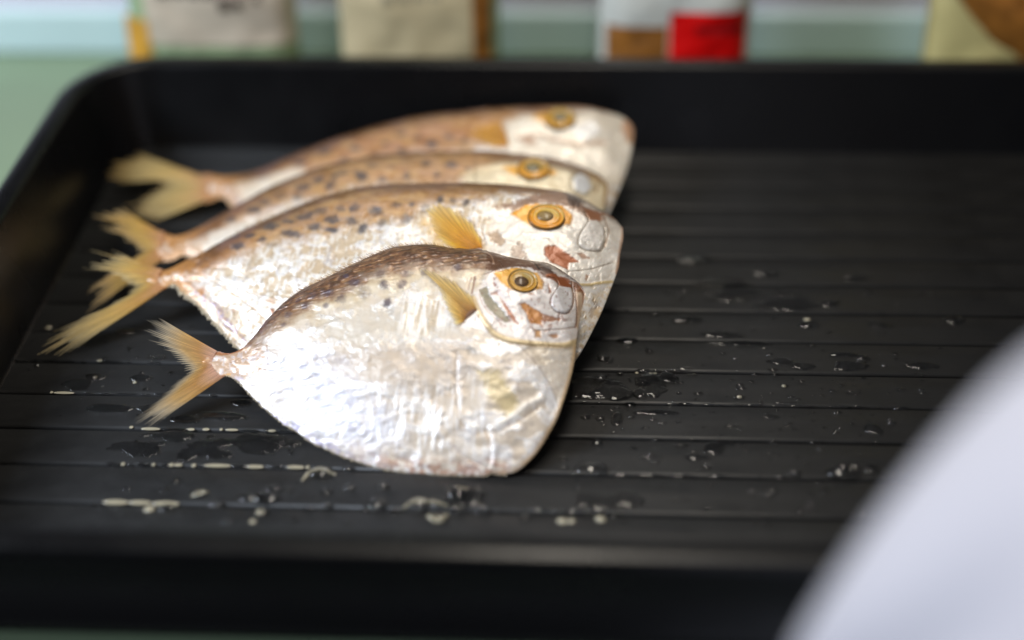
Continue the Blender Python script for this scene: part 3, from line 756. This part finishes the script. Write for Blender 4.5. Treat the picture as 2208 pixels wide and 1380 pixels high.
F2 = Fish((110, 757), (1150, 893), 22)
R2 = fish_root(F2, 'second dried moonfish from the front, dark spots in rows, bright orange fin beside its gill')
build_body(F2, R2,
    [(318, 592), (327, 582), (340, 579), (355, 583), (375, 575), (400, 562), (430, 547), (475, 522), (520, 499), (560, 481), (600, 464), (650, 443), (700, 425), (750, 413), (800, 405), (850, 400), (900, 398), (1000, 397), (1100, 402),
     (1180, 410), (1222, 417), (1260, 432), (1295, 452), (1325, 472), (1342, 492)],
    [(318, 616), (327, 627), (340, 630), (355, 624), (375, 613), (395, 632), (430, 660), (470, 702), (515, 752), (600, 812), (700, 850), (820, 878), (940, 893), (1060, 900), (1130, 898), (1165, 884), (1195, 850), (1225, 800), (1252, 762), (1275, 720), (1300, 668),
     (1326, 600), (1334, 575), (1337, 545), (1343, 515), (1342, 492)], 460, 300, 14.0,
    paint_large([(300, 620), (380, 604), (450, 575), (560, 548), (650, 524), (760, 508), (880, 490), (950, 468), (1050, 446), (1110, 430), (1300, 470)], feats2, spots2), 200)
fish_eye(F2, R2, (1178, 470), 9.6, (-.05, -.02, .42), dict(GOLD, iris=(206, 156, 48), gold=(216, 140, 18), pale=(198, 170, 92), pupil=(126, 102, 60), pupil2=(176, 152, 104)), 2, .8)
fin(F2, R2, 'pectoral_fin', [(1042, 548), (1036, 546), (1028, 546), (1018, 548), (1005, 552)],
    [(1040, 525), (1015, 490), (975, 462), (932, 452), (922, 470), (935, 500), (950, 530), (975, 548)], 18,
    over(F2, lambda r: .5 + 1.2 * np.sin(r * 2.4)), [(222, 150, 34), (240, 172, 40), (240, 190, 80), (236, 206, 130)], .04, .9, (1, .6), 13, bend=.10, hw=10, ridge=.35)
tail_w2 = lambda q, r: .6 * (1 - r) + 1.1 * np.sin(q[:, 1] / 11) * r + .2
fin(F2, R2, 'tail_fin', [(352, 583), (348, 588), (344, 594), (342, 602), (344, 611), (348, 618), (358, 621), (371, 613)],
    [(166, 530), (240, 552), (256, 546), (200, 578), (236, 580), (270, 612), (282, 626), (222, 672), (160, 698), (104, 752), (172, 744), (285, 672)], 62, tail_w2,
    [(214, 160, 110), (206, 156, 74), (216, 176, 92), (204, 176, 112), (214, 196, 150)], .10, .78, (.96, .6), 15, K=20, ridge=.2)
nubs(F2, R2, .04, .26, 64, .95, 16, .9)
fringe(F2, R2, 'dorsal_fin', F2.D, .2, .7, 150, 2.2, 1.6, [(112, 82, 60), (186, 150, 104)], 17)

# ---- third fish
z6 = lambda *q: [(200 + x * .317, 220 + y * .317) for x, y in q]
feats3 = [
    ('poly', [(1000, 372), (1080, 352), (1240, 362), (1308, 400), (1320, 470), (1100, 500), (1000, 440)], (240, 222, 184), 3, 1.5, .85, .1),
    ('poly', [(1050, 346), (1180, 344), (1260, 368), (1290, 385), (1240, 376), (1150, 356)], (140, 110, 84), 1.5, 1.5, .8, 0),
    ('poly', z5((670, 410), (760, 395), (870, 385), (1000, 425), (1010, 450), (920, 475), (800, 470), (720, 445)), (226, 164, 44), 1.0, .8, .95, .1),
    ('poly', z5((1110, 480), (1150, 445), (1200, 470), (1225, 540), (1180, 575), (1120, 550)), (240, 240, 240), .5, .2, .95, .6),
    ('line', z5((1150, 435), (1105, 480), (1100, 520), (1150, 575), (1210, 575)), (120, 104, 80), .6, .1, .8, -.5),
    ('line', z5((1215, 445), (1260, 490), (1250, 560)), (160, 120, 74), .8, .2, .8, -.3),
    ('line', z5((1190, 435), (1280, 480), (1315, 520), (1310, 640)), (188, 144, 78), 1.6, .3, .85, .3),
    ('line', z5((505, 360), (500, 430), (505, 500)), (140, 112, 78), .8, .5, .7, -.4),
    ('poly', [(370, 560), (400, 520), (460, 500), (520, 478), (560, 470), (500, 520), (440, 560)], (240, 230, 214), 3, 3, .8, 0),
]
spots3 = [(653, 404, 12, 8), (685, 388, 9, 8), (714, 398, 10, 12), (720, 382, 9, 7), (599, 423, 14, 10), (644, 423, 9, 8), (767, 372, 8, 8), (780, 385, 9, 10), (802, 363, 9, 7), (847, 360, 9, 7),
          (878, 379, 8, 10), (546, 455, 12, 7), (828, 385, 9, 7), (918, 351, 9, 7), (973, 354, 9, 7), (944, 377, 8, 8), (570, 440, 12, 7), (740, 372, 9, 6), (1010, 365, 7, 7), (500, 470, 10, 6)]
F3 = Fish((185, 655), (1160, 770), 17)
R3 = fish_root(F3, 'third dried moonfish from the front, only its spotted back and head show')
build_body(F3, R3,
    [(326, 512), (335, 500), (348, 500), (372, 509), (400, 504), (440, 484), (520, 438), (600, 396), (700, 361), (800, 341), (900, 332), (1000, 329), (1100, 334), (1180, 343), (1240, 356), (1285, 374), (1306, 392), (1311, 408)],
    [(326, 542), (335, 557), (350, 564), (372, 562), (405, 552), (450, 600), (520, 670), (640, 730), (800, 770), (960, 785), (1100, 785), (1170, 765), (1210, 720), (1240, 650), (1265, 580), (1285, 520), (1298, 465), (1308, 430), (1311, 408)], 260, 170, 13.0,
    paint_large([(300, 530), (380, 522), (460, 500), (560, 470), (700, 440), (850, 425), (980, 430), (1060, 400), (1110, 370), (1300, 390)], feats3, spots3, (172, 118, 58), band=12), 300)
fish_eye(F3, R3, (1150, 367), 9.0, (-.05, 0, .42), dict(GOLD, gold=(214, 150, 50), pupil=(120, 110, 84), pupil2=(150, 140, 110)), 3)
fin(F3, R3, 'tail_fin', [(356, 503), (352, 512), (349, 522), (349, 533), (352, 545), (358, 556)],
    [(205, 464), (262, 446), (238, 486), (268, 512), (300, 538), (304, 548), (222, 606), (186, 642), (196, 672), (270, 622)], 34, tail_w2,
    [(204, 148, 100), (196, 148, 74), (206, 166, 82), (196, 160, 96), (190, 166, 120)], .10, .78, (1, .85), 25, ridge=.3)

# ---- rear fish
feats4 = [
    ('poly', z5((700, 130), (1100, 40), (1400, 60), (1490, 120), (1480, 300), (1400, 500), (1200, 620), (800, 500), (700, 300)), (242, 230, 210), 3, 2, .85, .1),
    ('poly', z5((820, 80), (900, 30), (1250, 30), (1400, 55), (1300, 75), (1100, 60), (900, 90)), (160, 116, 80), 2, 1.5, .8, 0),
    ('poly', z5((840, 100), (920, 75), (1060, 70), (1130, 95), (1090, 140), (960, 150)), (228, 164, 50), 1.5, 1, .9, .1),
    ('poly', z5((750, 220), (850, 200), (900, 260), (820, 270)), (180, 130, 96), 1, 2, .7, -.3),
    ('line', z5((880, 200), (1000, 235), (1150, 260), (1300, 250)), (188, 150, 120), 1.8, .5, .8, -.4),
    ('poly', z5((1100, 170), (1240, 120), (1280, 190), (1180, 250)), (248, 244, 238), 1, .3, .9, .5),
    ('poly', z5((1420, 110), (1490, 110), (1485, 260), (1440, 240), (1410, 170)), (214, 156, 112), 1.5, .6, .8, .1),
    ('poly', [(500, 395), (560, 385), (640, 362), (660, 372), (600, 410), (520, 440)], (242, 228, 206), 2.5, 2, .8, 0),
]
spots4 = [(700, 330, 10, 7), (740, 345, 10, 7), (760, 318, 10, 6), (800, 335, 9, 7), (830, 310, 9, 6), (870, 325, 9, 7), (900, 300, 9, 6), (935, 315, 9, 7), (970, 295, 9, 6), (650, 350, 10, 6), (1000, 305, 8, 7), (860, 290, 8, 5)]
F4 = Fish((285, 470), (1200, 630), 19)
R4 = fish_root(F4, 'rearmost dried moonfish, farthest from the camera and most blurred, by the back wall')
build_body(F4, R4,
    [(424, 390), (434, 377), (452, 376), (475, 380), (510, 378), (560, 366), (640, 332), (740, 296), (850, 266), (950, 249), (1050, 239), (1150, 233), (1240, 233), (1300, 240), (1340, 252), (1360, 268), (1366, 285)],
    [(424, 418), (436, 434), (452, 435), (479, 424), (495, 440), (540, 500), (640, 570), (780, 620), (950, 640), (1120, 642), (1200, 628), (1245, 590), (1275, 540), (1300, 490), (1320, 446), (1337, 405), (1352, 365), (1362, 320), (1366, 285)], 260, 170, 13.0,
    paint_large([(400, 400), (480, 398), (560, 388), (680, 380), (850, 360), (1000, 350), (1060, 320), (1100, 280), (1250, 250)], feats4, spots4, (168, 106, 46), band=13), 400)
fish_eye(F4, R4, (1207, 258), 9.0, (0, 0, .42), dict(GOLD, pupil=(110, 100, 80), pupil2=(140, 130, 100)), 4)
fin(F4, R4, 'pectoral_fin', [(1098, 325), (1097, 315), (1095, 305), (1092, 296), (1086, 288)],
    [(1060, 330), (1030, 318), (1010, 300), (1016, 285), (1050, 276), (1080, 275)], 22, over(F4, lambda r: .6 + 1.0 * np.sin(r * 2.4)),
    [(216, 150, 40), (236, 172, 50), (236, 180, 70)], .10, .8, (.9, .35), 33, hw=10, ridge=.35)
fin(F4, R4, 'tail_fin', [(458, 378), (454, 388), (450, 398), (450, 410), (453, 420), (460, 428)],
    [(240, 396), (258, 358), (296, 328), (292, 368), (328, 390), (352, 396), (318, 420), (288, 442), (290, 466), (340, 474)], 34, tail_w2,
    [(206, 150, 100), (210, 170, 104), (206, 176, 110), (200, 176, 120), (190, 160, 100)], .06, .82, (1, .85), 35, ridge=.3)

# ------------------------------------------------------------------ water on the slats
def puddle(name, blobs, label=None, seed=0, th=0.0007, cell=0.0004, rag=.55, kind=None):
    """blobs: photo (x, y, half width, half height) of merging wet patches lying on the slats"""
    B = []
    for x, y, rx, ry in blobs:
        c, a, b = at_z(x, y), at_z(x + rx, y), at_z(x, y - ry); B.append((c[0], c[1], abs(a[0] - c[0]), abs(b[1] - c[1])))
    B = np.array(B); m = 1.6
    x0, x1 = (B[:, 0] - m * B[:, 2]).min(), (B[:, 0] + m * B[:, 2]).max(); y0, y1 = (B[:, 1] - m * B[:, 3]).min(), (B[:, 1] + m * B[:, 3]).max()
    xs, ys = np.arange(x0, x1, cell), np.arange(y0, y1, cell); X, Y = np.meshgrid(xs, ys, indexing='ij')
    f = np.full(X.shape, -9.0)
    for cx, cy, a, b in B: f = np.maximum(f, 1 - np.sqrt(((X - cx) / a) ** 2 + ((Y - cy) / b) ** 2))
    f = f + (fbm(X / .008, Y / .0042, seed, 3) - .5) * 2 * rag
    gx, gy = np.gradient(f, cell); g2 = gx ** 2 + gy ** 2 + 1e-9
    sx, sy = np.clip(-f * gx / g2, -cell, cell), np.clip(-f * gy / g2, -cell, cell)
    neg = f <= 0
    PX, PY = np.where(neg, X + sx, X), np.where(neg, Y + sy, Y)
    Z = np.where(neg, 0.00005, 0.0001 + th * np.minimum(1, np.sqrt(np.clip(f, 0, 1) / .35)))
    ok = f > 0; n0, n1 = X.shape
    q = grid_faces(n0, n1); keep = ok.ravel()[q].any(1); q = q[keep]
    idx, inv = np.unique(q, return_inverse=True); P = np.column_stack([PX.ravel(), PY.ravel(), Z.ravel()])[idx]
    o = mesh(name, P, inv.reshape(-1, 4), WATER)
    return tag(o, label, 'puddle' if kind is None else 'water', None if kind else 'puddles on the tray floor', kind)
puddle('puddle', [(1275, 838, 70, 26), (1325, 850, 40, 14)], 'dark pooled water touching the right edge of the front fish', 11, .0011, rag=.35)
puddle('puddle', [(1405, 830, 36, 26), (1440, 815, 22, 12), (1380, 848, 18, 12)], 'ragged dark puddle just right of the pool by the front fish', 12, .0009, rag=.4)
puddle('puddle', [(300, 965, 60, 22), (440, 968, 60, 24), (560, 955, 70, 22), (380, 940, 50, 10)], 'long broken film of water below the tail of the front fish', 13, .0005, rag=.9)
puddle('puddle', [(1700, 652, 90, 16), (1590, 640, 60, 18), (1560, 610, 60, 14)], 'wide shallow puddle on the slats behind, right of the heads', 14, .0007, rag=.6)
puddle('puddle', [(1300, 1080, 60, 18), (1350, 1075, 40, 20)], 'blurred wet patch near the front rim, right of the front fish', 15, .0005, rag=.5)
puddle('puddle', [(1010, 1070, 45, 22), (960, 1085, 50, 12)], 'wet patch just below the belly tip of the front fish', 16, .0010, rag=.45)
puddle('water_film', [(165, 828, 36, 12), (235, 880, 50, 10), (205, 812, 22, 8), (300, 815, 26, 8), (215, 880, 30, 8), (480, 898, 60, 10), (400, 905, 40, 8), (140, 730, 30, 6), (265, 715, 20, 8), (330, 880, 30, 10),
                      (520, 870, 26, 8)], 'scattered wet films on the slats left of the front fish', 21, .0006, rag=.5, kind='stuff')
puddle('water_film', [(1680, 780, 34, 9), (1730, 790, 28, 7), (1830, 790, 34, 14), (1820, 765, 30, 6), (1990, 788, 30, 8), (1540, 968, 22, 14), (1510, 985, 26, 8), (1560, 955, 20, 6), (1885, 925, 18, 10), (1830, 1010, 28, 9), (1880, 1010, 16, 9), (1400, 985, 26, 5),
                      (1470, 960, 16, 5), (1560, 722, 40, 6), (1350, 735, 24, 6), (1480, 690, 34, 6), (1600, 742, 70, 5), (1480, 795, 20, 5), (1420, 890, 60, 6), (1330, 900, 16, 16), (1660, 900, 20, 5), (1580, 920, 18, 4), (1750, 700, 26, 8),
                      (1940, 880, 16, 4), (1700, 870, 40, 3), (1310, 775, 12, 8), (1900, 700, 26, 6), (2060, 690, 20, 8), (1650, 590, 30, 7), (1500, 560, 40, 8), (1850, 600, 24, 6)],
       'broken wet films on the slats right of the fish', 22, .0006, rag=.55, kind='stuff')
# drops: beads along the groove edges and loose droplets
rng = np.random.default_rng(77); DP, DF, SP, SF = [], [], [], []
th_ = np.linspace(0, math.pi / 2, 6)[:, None]; ph_ = np.linspace(0, 2 * math.pi, 15)[None, :]
def drop(x, y, rx, ry, h, z=0.0, ang=0.0, glint_scrap=False):
    lx, ly, lz = np.sin(th_) * np.cos(ph_) * rx, np.sin(th_) * np.sin(ph_) * ry, np.cos(th_) * h + 0 * ph_
    c, s = math.cos(ang), math.sin(ang)
    (SF if glint_scrap else DF).append(grid_faces(6, 15, 90 * len(SP if glint_scrap else DP))); (SP if glint_scrap else DP).append(np.stack([x + c * lx - s * ly, y + s * lx + c * ly, z + lz], -1).reshape(-1, 3))
def groove(y): return G0 + PITCH * round((y - G0) / PITCH)
def beads(px0, px1, py, n, w=.0010, glint_scrap=False):
    a, b = at_z(px0, py), at_z(px1, py); yy = groove((a[1] + b[1]) / 2); x = min(a[0], b[0]); x1 = max(a[0], b[0]); gap = (x1 - x) / n
    while x < x1:
        L = rng.choice([.0010, .0018, .0035, .0055]) * rng.uniform(.8, 1.2)
        drop(x + L, yy + .0003 + rng.normal() * .0002, L, w * rng.uniform(.9, 1.2), w * rng.uniform(.8, 1.0) * (.45 if glint_scrap else 1), -.0003 if not glint_scrap else 0, 0, glint_scrap and rng.random() < .75)
        x += 2 * L * .97 + rng.exponential(max(gap - .004, .0012))
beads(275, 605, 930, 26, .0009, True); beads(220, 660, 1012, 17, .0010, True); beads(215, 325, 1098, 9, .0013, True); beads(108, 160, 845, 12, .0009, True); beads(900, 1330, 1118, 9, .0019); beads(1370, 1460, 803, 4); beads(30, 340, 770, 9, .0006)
beads(680, 760, 1025, 3, .0013); beads(1230, 1700, 1035, 8, .0007); beads(1250, 1900, 876, 16, .0006); beads(180, 480, 845, 12, .0006)
for (x0, x1, y0, y1, nn, s0) in ((1260, 2000, 760, 960, 190, .0005), (1220, 1900, 960, 1130, 60, .0007), (60, 420, 700, 900, 34, .0006), (200, 1250, 1030, 1130, 34, .0010), (1350, 2100, 620, 760, 40, .0006)):
    for _ in range(nn):
        p = at_z(rng.uniform(x0, x1), rng.uniform(y0, y1)); r = 1.35 * s0 * math.exp(rng.normal() * .5)
        drop(p[0], p[1], r * rng.uniform(.9, 1.9), r, r * .55)
for x, y, r in ((1300, 773, .0024), (1593, 857, .0020), (1690, 832, .0016), (1795, 843, .0014), (1720, 862, .0012), (1595, 830, .0014), (1400, 757, .0016), (1215, 1010, .0016), (1215, 990, .0012), (1620, 1060, .0014), (1655, 1067, .0016), (430, 1065, .0028),
                (620, 1058, .0018), (565, 1105, .0022), (825, 1050, .0022), (665, 1098, .0016), (985, 1055, .0022), (900, 1088, .0040), (945, 1117, .0026), (105, 707, .0014), (215, 778, .0012), (290, 825, .0012), (205, 815, .0014), (270, 712, .0014), (690, 1022, .0040)):
    p = at_z(x, y); drop(p[0], p[1], r * 1.4, r, r * .6)
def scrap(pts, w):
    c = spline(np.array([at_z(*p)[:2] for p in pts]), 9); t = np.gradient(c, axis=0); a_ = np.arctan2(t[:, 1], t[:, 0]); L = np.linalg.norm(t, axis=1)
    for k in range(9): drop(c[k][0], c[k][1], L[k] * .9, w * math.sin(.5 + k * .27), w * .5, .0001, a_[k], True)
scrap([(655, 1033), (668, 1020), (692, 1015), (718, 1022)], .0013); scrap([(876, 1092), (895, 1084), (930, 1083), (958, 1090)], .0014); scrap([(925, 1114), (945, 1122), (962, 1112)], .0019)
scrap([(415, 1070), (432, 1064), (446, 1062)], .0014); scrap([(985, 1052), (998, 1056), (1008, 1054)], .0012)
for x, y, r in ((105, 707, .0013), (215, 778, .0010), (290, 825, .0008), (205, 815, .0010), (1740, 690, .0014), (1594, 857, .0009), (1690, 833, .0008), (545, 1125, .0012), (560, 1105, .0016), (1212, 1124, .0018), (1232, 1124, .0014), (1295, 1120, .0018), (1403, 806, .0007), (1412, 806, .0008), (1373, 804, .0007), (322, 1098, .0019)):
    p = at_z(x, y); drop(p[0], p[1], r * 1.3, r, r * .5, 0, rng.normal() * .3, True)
GLINT_SCRAP = NT('pale_glint_and_residue').set(Base_Color=(0.38, 0.35, 0.26, 1), Roughness=0.15, Specular_IOR_Level=.7).m  # cream beads are water glints painted as solid colour; curved scraps are residue
tag(mesh('glints_and_residue', np.concatenate(SP), np.concatenate(SF), GLINT_SCRAP), 'pale cream streaks and scraps of residue along the slat edges', 'residue', None, 'stuff')
tag(mesh('water_droplets', np.concatenate(DP), np.concatenate(DF), WATER), 'water droplets and beads sprinkled over the black slats', 'water', None, 'stuff')

# ------------------------------------------------------------------ packets of dried fish behind the tray
def pouch(name, xl, xr, yf, h, t, label, film, parts, lean=8, seed=0):
    """upright pillow pouch; xl/xr: photo columns of its sides, yf: depth of its face; parts: patches on its front"""
    a, b = at_y(xl, 70, yf), at_y(xr, 70, yf); w = b[0] - a[0]; cx = (a[0] + b[0]) / 2
    M = Matrix.Translation((cx, yf + t / 2, TZ)) @ Matrix.Rotation(math.radians(-lean), 4, 'X')
    root = tag(empty(name, M), label, 'packet', 'packets standing behind the tray')
    def surf(px, pz, side):
        e = np.clip(1 - (2 * px / w) ** 4, 0, 1) ** .6 * np.clip(1 - (2 * (pz - h / 2) / h) ** 6, 0, 1) ** .6
        wr = (fbm(px / .018 + 3, pz / .018, seed, 3) - .5) * .006
        return side * (t / 2 * e + .0006 + wr * e)
    def sheet(nm, x0, x1, z0, z1, side, off, mat, parent, col=None, n=28):
        X, Z = np.meshgrid(np.linspace(x0, x1, n), np.linspace(z0, z1, n), indexing='ij')
        Y = surf(X, Z, side) + side * off
        return X, Y, Z
    n = 36
    X, Y, Z = sheet('', -w / 2, w / 2, 0, h, -1, 0, None, None, n=n); X2, Y2, Z2 = sheet('', -w / 2, w / 2, 0, h, 1, 0, None, None, n=n)
    V = np.concatenate([np.stack([X, Y, Z], -1).reshape(-1, 3), np.stack([X2, Y2, Z2], -1).reshape(-1, 3)])
    e = [(i * n, i * n + 1) for i in range(0)]
    Fc = [tuple(f) for f in grid_faces(n, n)] + [tuple(f) for f in grid_faces(n, n, n * n, True)]
    def strip(idx):
        return [(idx[k], idx[k] + n * n, idx[k + 1] + n * n, idx[k + 1]) for k in range(len(idx) - 1)]
    Fc += strip([k for k in range(n)]) + strip([(n - 1) * n + k for k in range(n)][::-1]) + strip([k * n for k in range(n)][::-1]) + strip([k * n + n - 1 for k in range(n)])
    mesh('film', V, Fc, film, root)
    for nm, x0, x1, y0, y1, mat, off in parts:
        # photo columns / rows of the patch, on the face of the pouch
        p, q = at_y(x0, y1, yf), at_y(x1, y0, yf)
        X, Y, Z = sheet(nm, p[0] - cx, q[0] - cx, max(p[2] - TZ, .002), min(q[2] - TZ, h - .004), -1, off, mat, root, n=18)
        mesh(nm, np.stack([X, Y, Z], -1).reshape(-1, 3), grid_faces(18, 18), mat, root)
    return root, cx, w
PAPER1 = mat_plain('beige_paper_label', lin((198, 184, 164)), .6, 90, .05)
PAPER2 = mat_plain('straw_paper_label', lin((194, 178, 140)), .6, 70, .06)
BROWN = mat_plain('brown_dried_fish', lin((150, 96, 36)), .5, 90, .35)
INK = mat_plain('dark_print', lin((70, 58, 48)), .6, 60, .2)
PINK = mat_plain('pink_print', lin((196, 142, 132)), .6, 60, .1)
RED = mat_plain('red_label', (0.75, 0.004, 0.004), .35, 40, .12)
DRED = mat_plain('dark_red_print', (0.30, 0.004, 0.006), .4, 40, .1)
YEL = mat_plain('pale_yellow_packet', lin((198, 186, 128)), .45, 60, .08)
GREENF = mat_plain('greenish_film', lin((146, 166, 126)), .3, 40, .08)
WHITEF = mat_plain('milky_film', lin((206, 208, 200)), .3, 40, .06)
AMBER = mat_plain('amber_dried_fish', lin((208, 152, 50)), .5, 70, .25)
YF = 0.795
glyph1 = [('print', 332 + 33 * k, 352 + 33 * k, -14 - (k % 2) * 6, 9 + k, INK, .0016) for k in range(4)]
glyph1 += [('print', 468, 488, 14, 40, INK, .0016), ('print', 500, 516, 16, 36, INK, .0016), ('print', 540, 552, 10, 24, INK, .0016), ('print', 440, 560, -30, 6, PINK, .0013)]
pouch('dried_fish_packet', 262, 628, YF, .19, .028, 'packet with plain beige label and dark print, standing behind the tray at left', GREENF,
      [('label', 316, 612, -60, 112, PAPER1, .0008), ('dried_fish', 268, 310, 62, 160, AMBER, .0008)] + glyph1, seed=3)
glyph2 = [('print', 822 + 34 * k, 842 + 34 * k, 6, 24 - 3 * k, mat_plain('grey_green_print', lin((140, 132, 108)), .6), .0016) for k in range(4)]
pouch('dried_fish_packet', 722, 1072, YF, .19, .028, 'packet with straw label and brown strip down its right side', GREENF,
      [('label', 732, 1012, -60, 150, PAPER2, .0008), ('dried_fish', 1020, 1052, -60, 150, BROWN, .0010)] + glyph2, seed=4)
pouch('dried_fish_packet', 1292, 1628, YF - .004, .17, .030, 'milky packet with bright red label and brown contents', WHITEF,
      [('dried_fish', 1305, 1440, 76, 160, BROWN, .0008), ('label', 1440, 1616, 46, 175, RED, .0012), ('print', 1500, 1606, 72, 88, DRED, .0018)], seed=5)
pk, cx4, w4 = pouch('dried_fish_packet', 2016, 2420, YF - .006, .17, .030, 'pale yellow packet with a brown dried fish on it, cut by the right edge', YEL, [], seed=6)
# slanting dried fish inside the yellow packet
q = [np.array(at_y(x, y, YF - .006)) for x, y in ((2040, -40), (2090, 40), (2150, 110), (2210, 150), (2330, 190), (2330, -20), (2230, 10), (2180, -40))]
poly = np.array([(p[0] - cx4, p[2] - TZ) for p in q])
o_ = spline(np.vstack([poly, poly[:1]]), 40)[:-1]; c_ = o_.mean(0)
V = []; 
for rr_ in (0.0, .5, .85, 1.0):
    for p in o_: V.append((c_[0] + (p[0] - c_[0]) * rr_, -.015 - .007 * (1 - rr_ ** 2), c_[1] + (p[1] - c_[1]) * rr_))
V = np.array(V); Fc = grid_faces(4, 39); k = np.arange(3); Fc = np.concatenate([Fc, np.stack([k * 39 + 38, (k + 1) * 39 + 38, (k + 1) * 39, k * 39], -1)])
mesh('dried_fish', V, Fc, BROWN, pk)

# ------------------------------------------------------------------ white cloth in the foreground
CLOTH = NT('white_cotton').set(Base_Color=(0.55, 0.54, 0.60, 1), Roughness=0.85)
CLOTH.b.inputs['Sheen Weight'].default_value = 0.25
CLOTH.bump(CLOTH.noise(900, 3), .2, .0004)
cc, ax = np.array([0.1815, 0.2368, 0.0318]), np.array([0.1378, 0.1197, 0.2333])
nu_, nv_ = 180, 110
ph = np.linspace(0, 2 * math.pi, nu_, endpoint=False)[:, None]; tv = np.linspace(0, 1, nv_)[None, :]
th = np.minimum(tv / .80, 1) * math.pi / 2
drp = np.clip((tv - .80) / .20, 0, 1)
nx, ny, nz = np.sin(th) * np.cos(ph), np.sin(th) * np.sin(ph), np.cos(th) + 0 * ph
fold = np.sin(ph * 5 + th * 3.2 + 2.2 * (fbm(np.cos(ph) * 2 + 4 + 0 * th, th * 1.4 + np.sin(ph), 9, 3) - .5) * 3) * .5 + (fbm(np.cos(ph) * 2.2 + 7, th * 2 + np.sin(ph) * 2.2, 8, 3) - .5) * 1.6
fold = fold * np.sin(th) ** .7
s_ = .972 + .018 * (fold - .3)
rg = np.random.default_rng(12)
for p0, sl, am, wd in ((2.9, .5, .05, .16), (3.3, -.4, -.06, .14), (3.6, .3, .05, .20), (3.95, -.5, -.07, .15), (4.2, .2, .05, .18), (4.5, -.3, -.06, .16), (4.85, .4, .05, .22), (5.3, 0, -.05, .2), (2.4, -.2, -.05, .2)):
    e_ = (ph - p0 - sl * (th - .9) - .12 * np.sin(th * 5 + p0 * 3)) / wd
    s_ = s_ + 1.5 * am * np.exp(-e_ ** 2) * np.sin(th) * (.5 + .5 * np.cos(th * 2.2 - p0))
P = np.stack([cc[0] + ax[0] * nx * s_, cc[1] + ax[1] * ny * np.where(ny > 0, np.minimum(s_, 1.0), s_), cc[2] + ax[2] * nz * (1 + .02 * fold) - drp * 0.26], -1)
tag(mesh('white_cloth', P.reshape(-1, 3), grid_faces(nu_, nv_, 0, False, True), CLOTH.m), 'white cloth with soft folds bulging in at the lower right foreground, blurred', 'cloth')
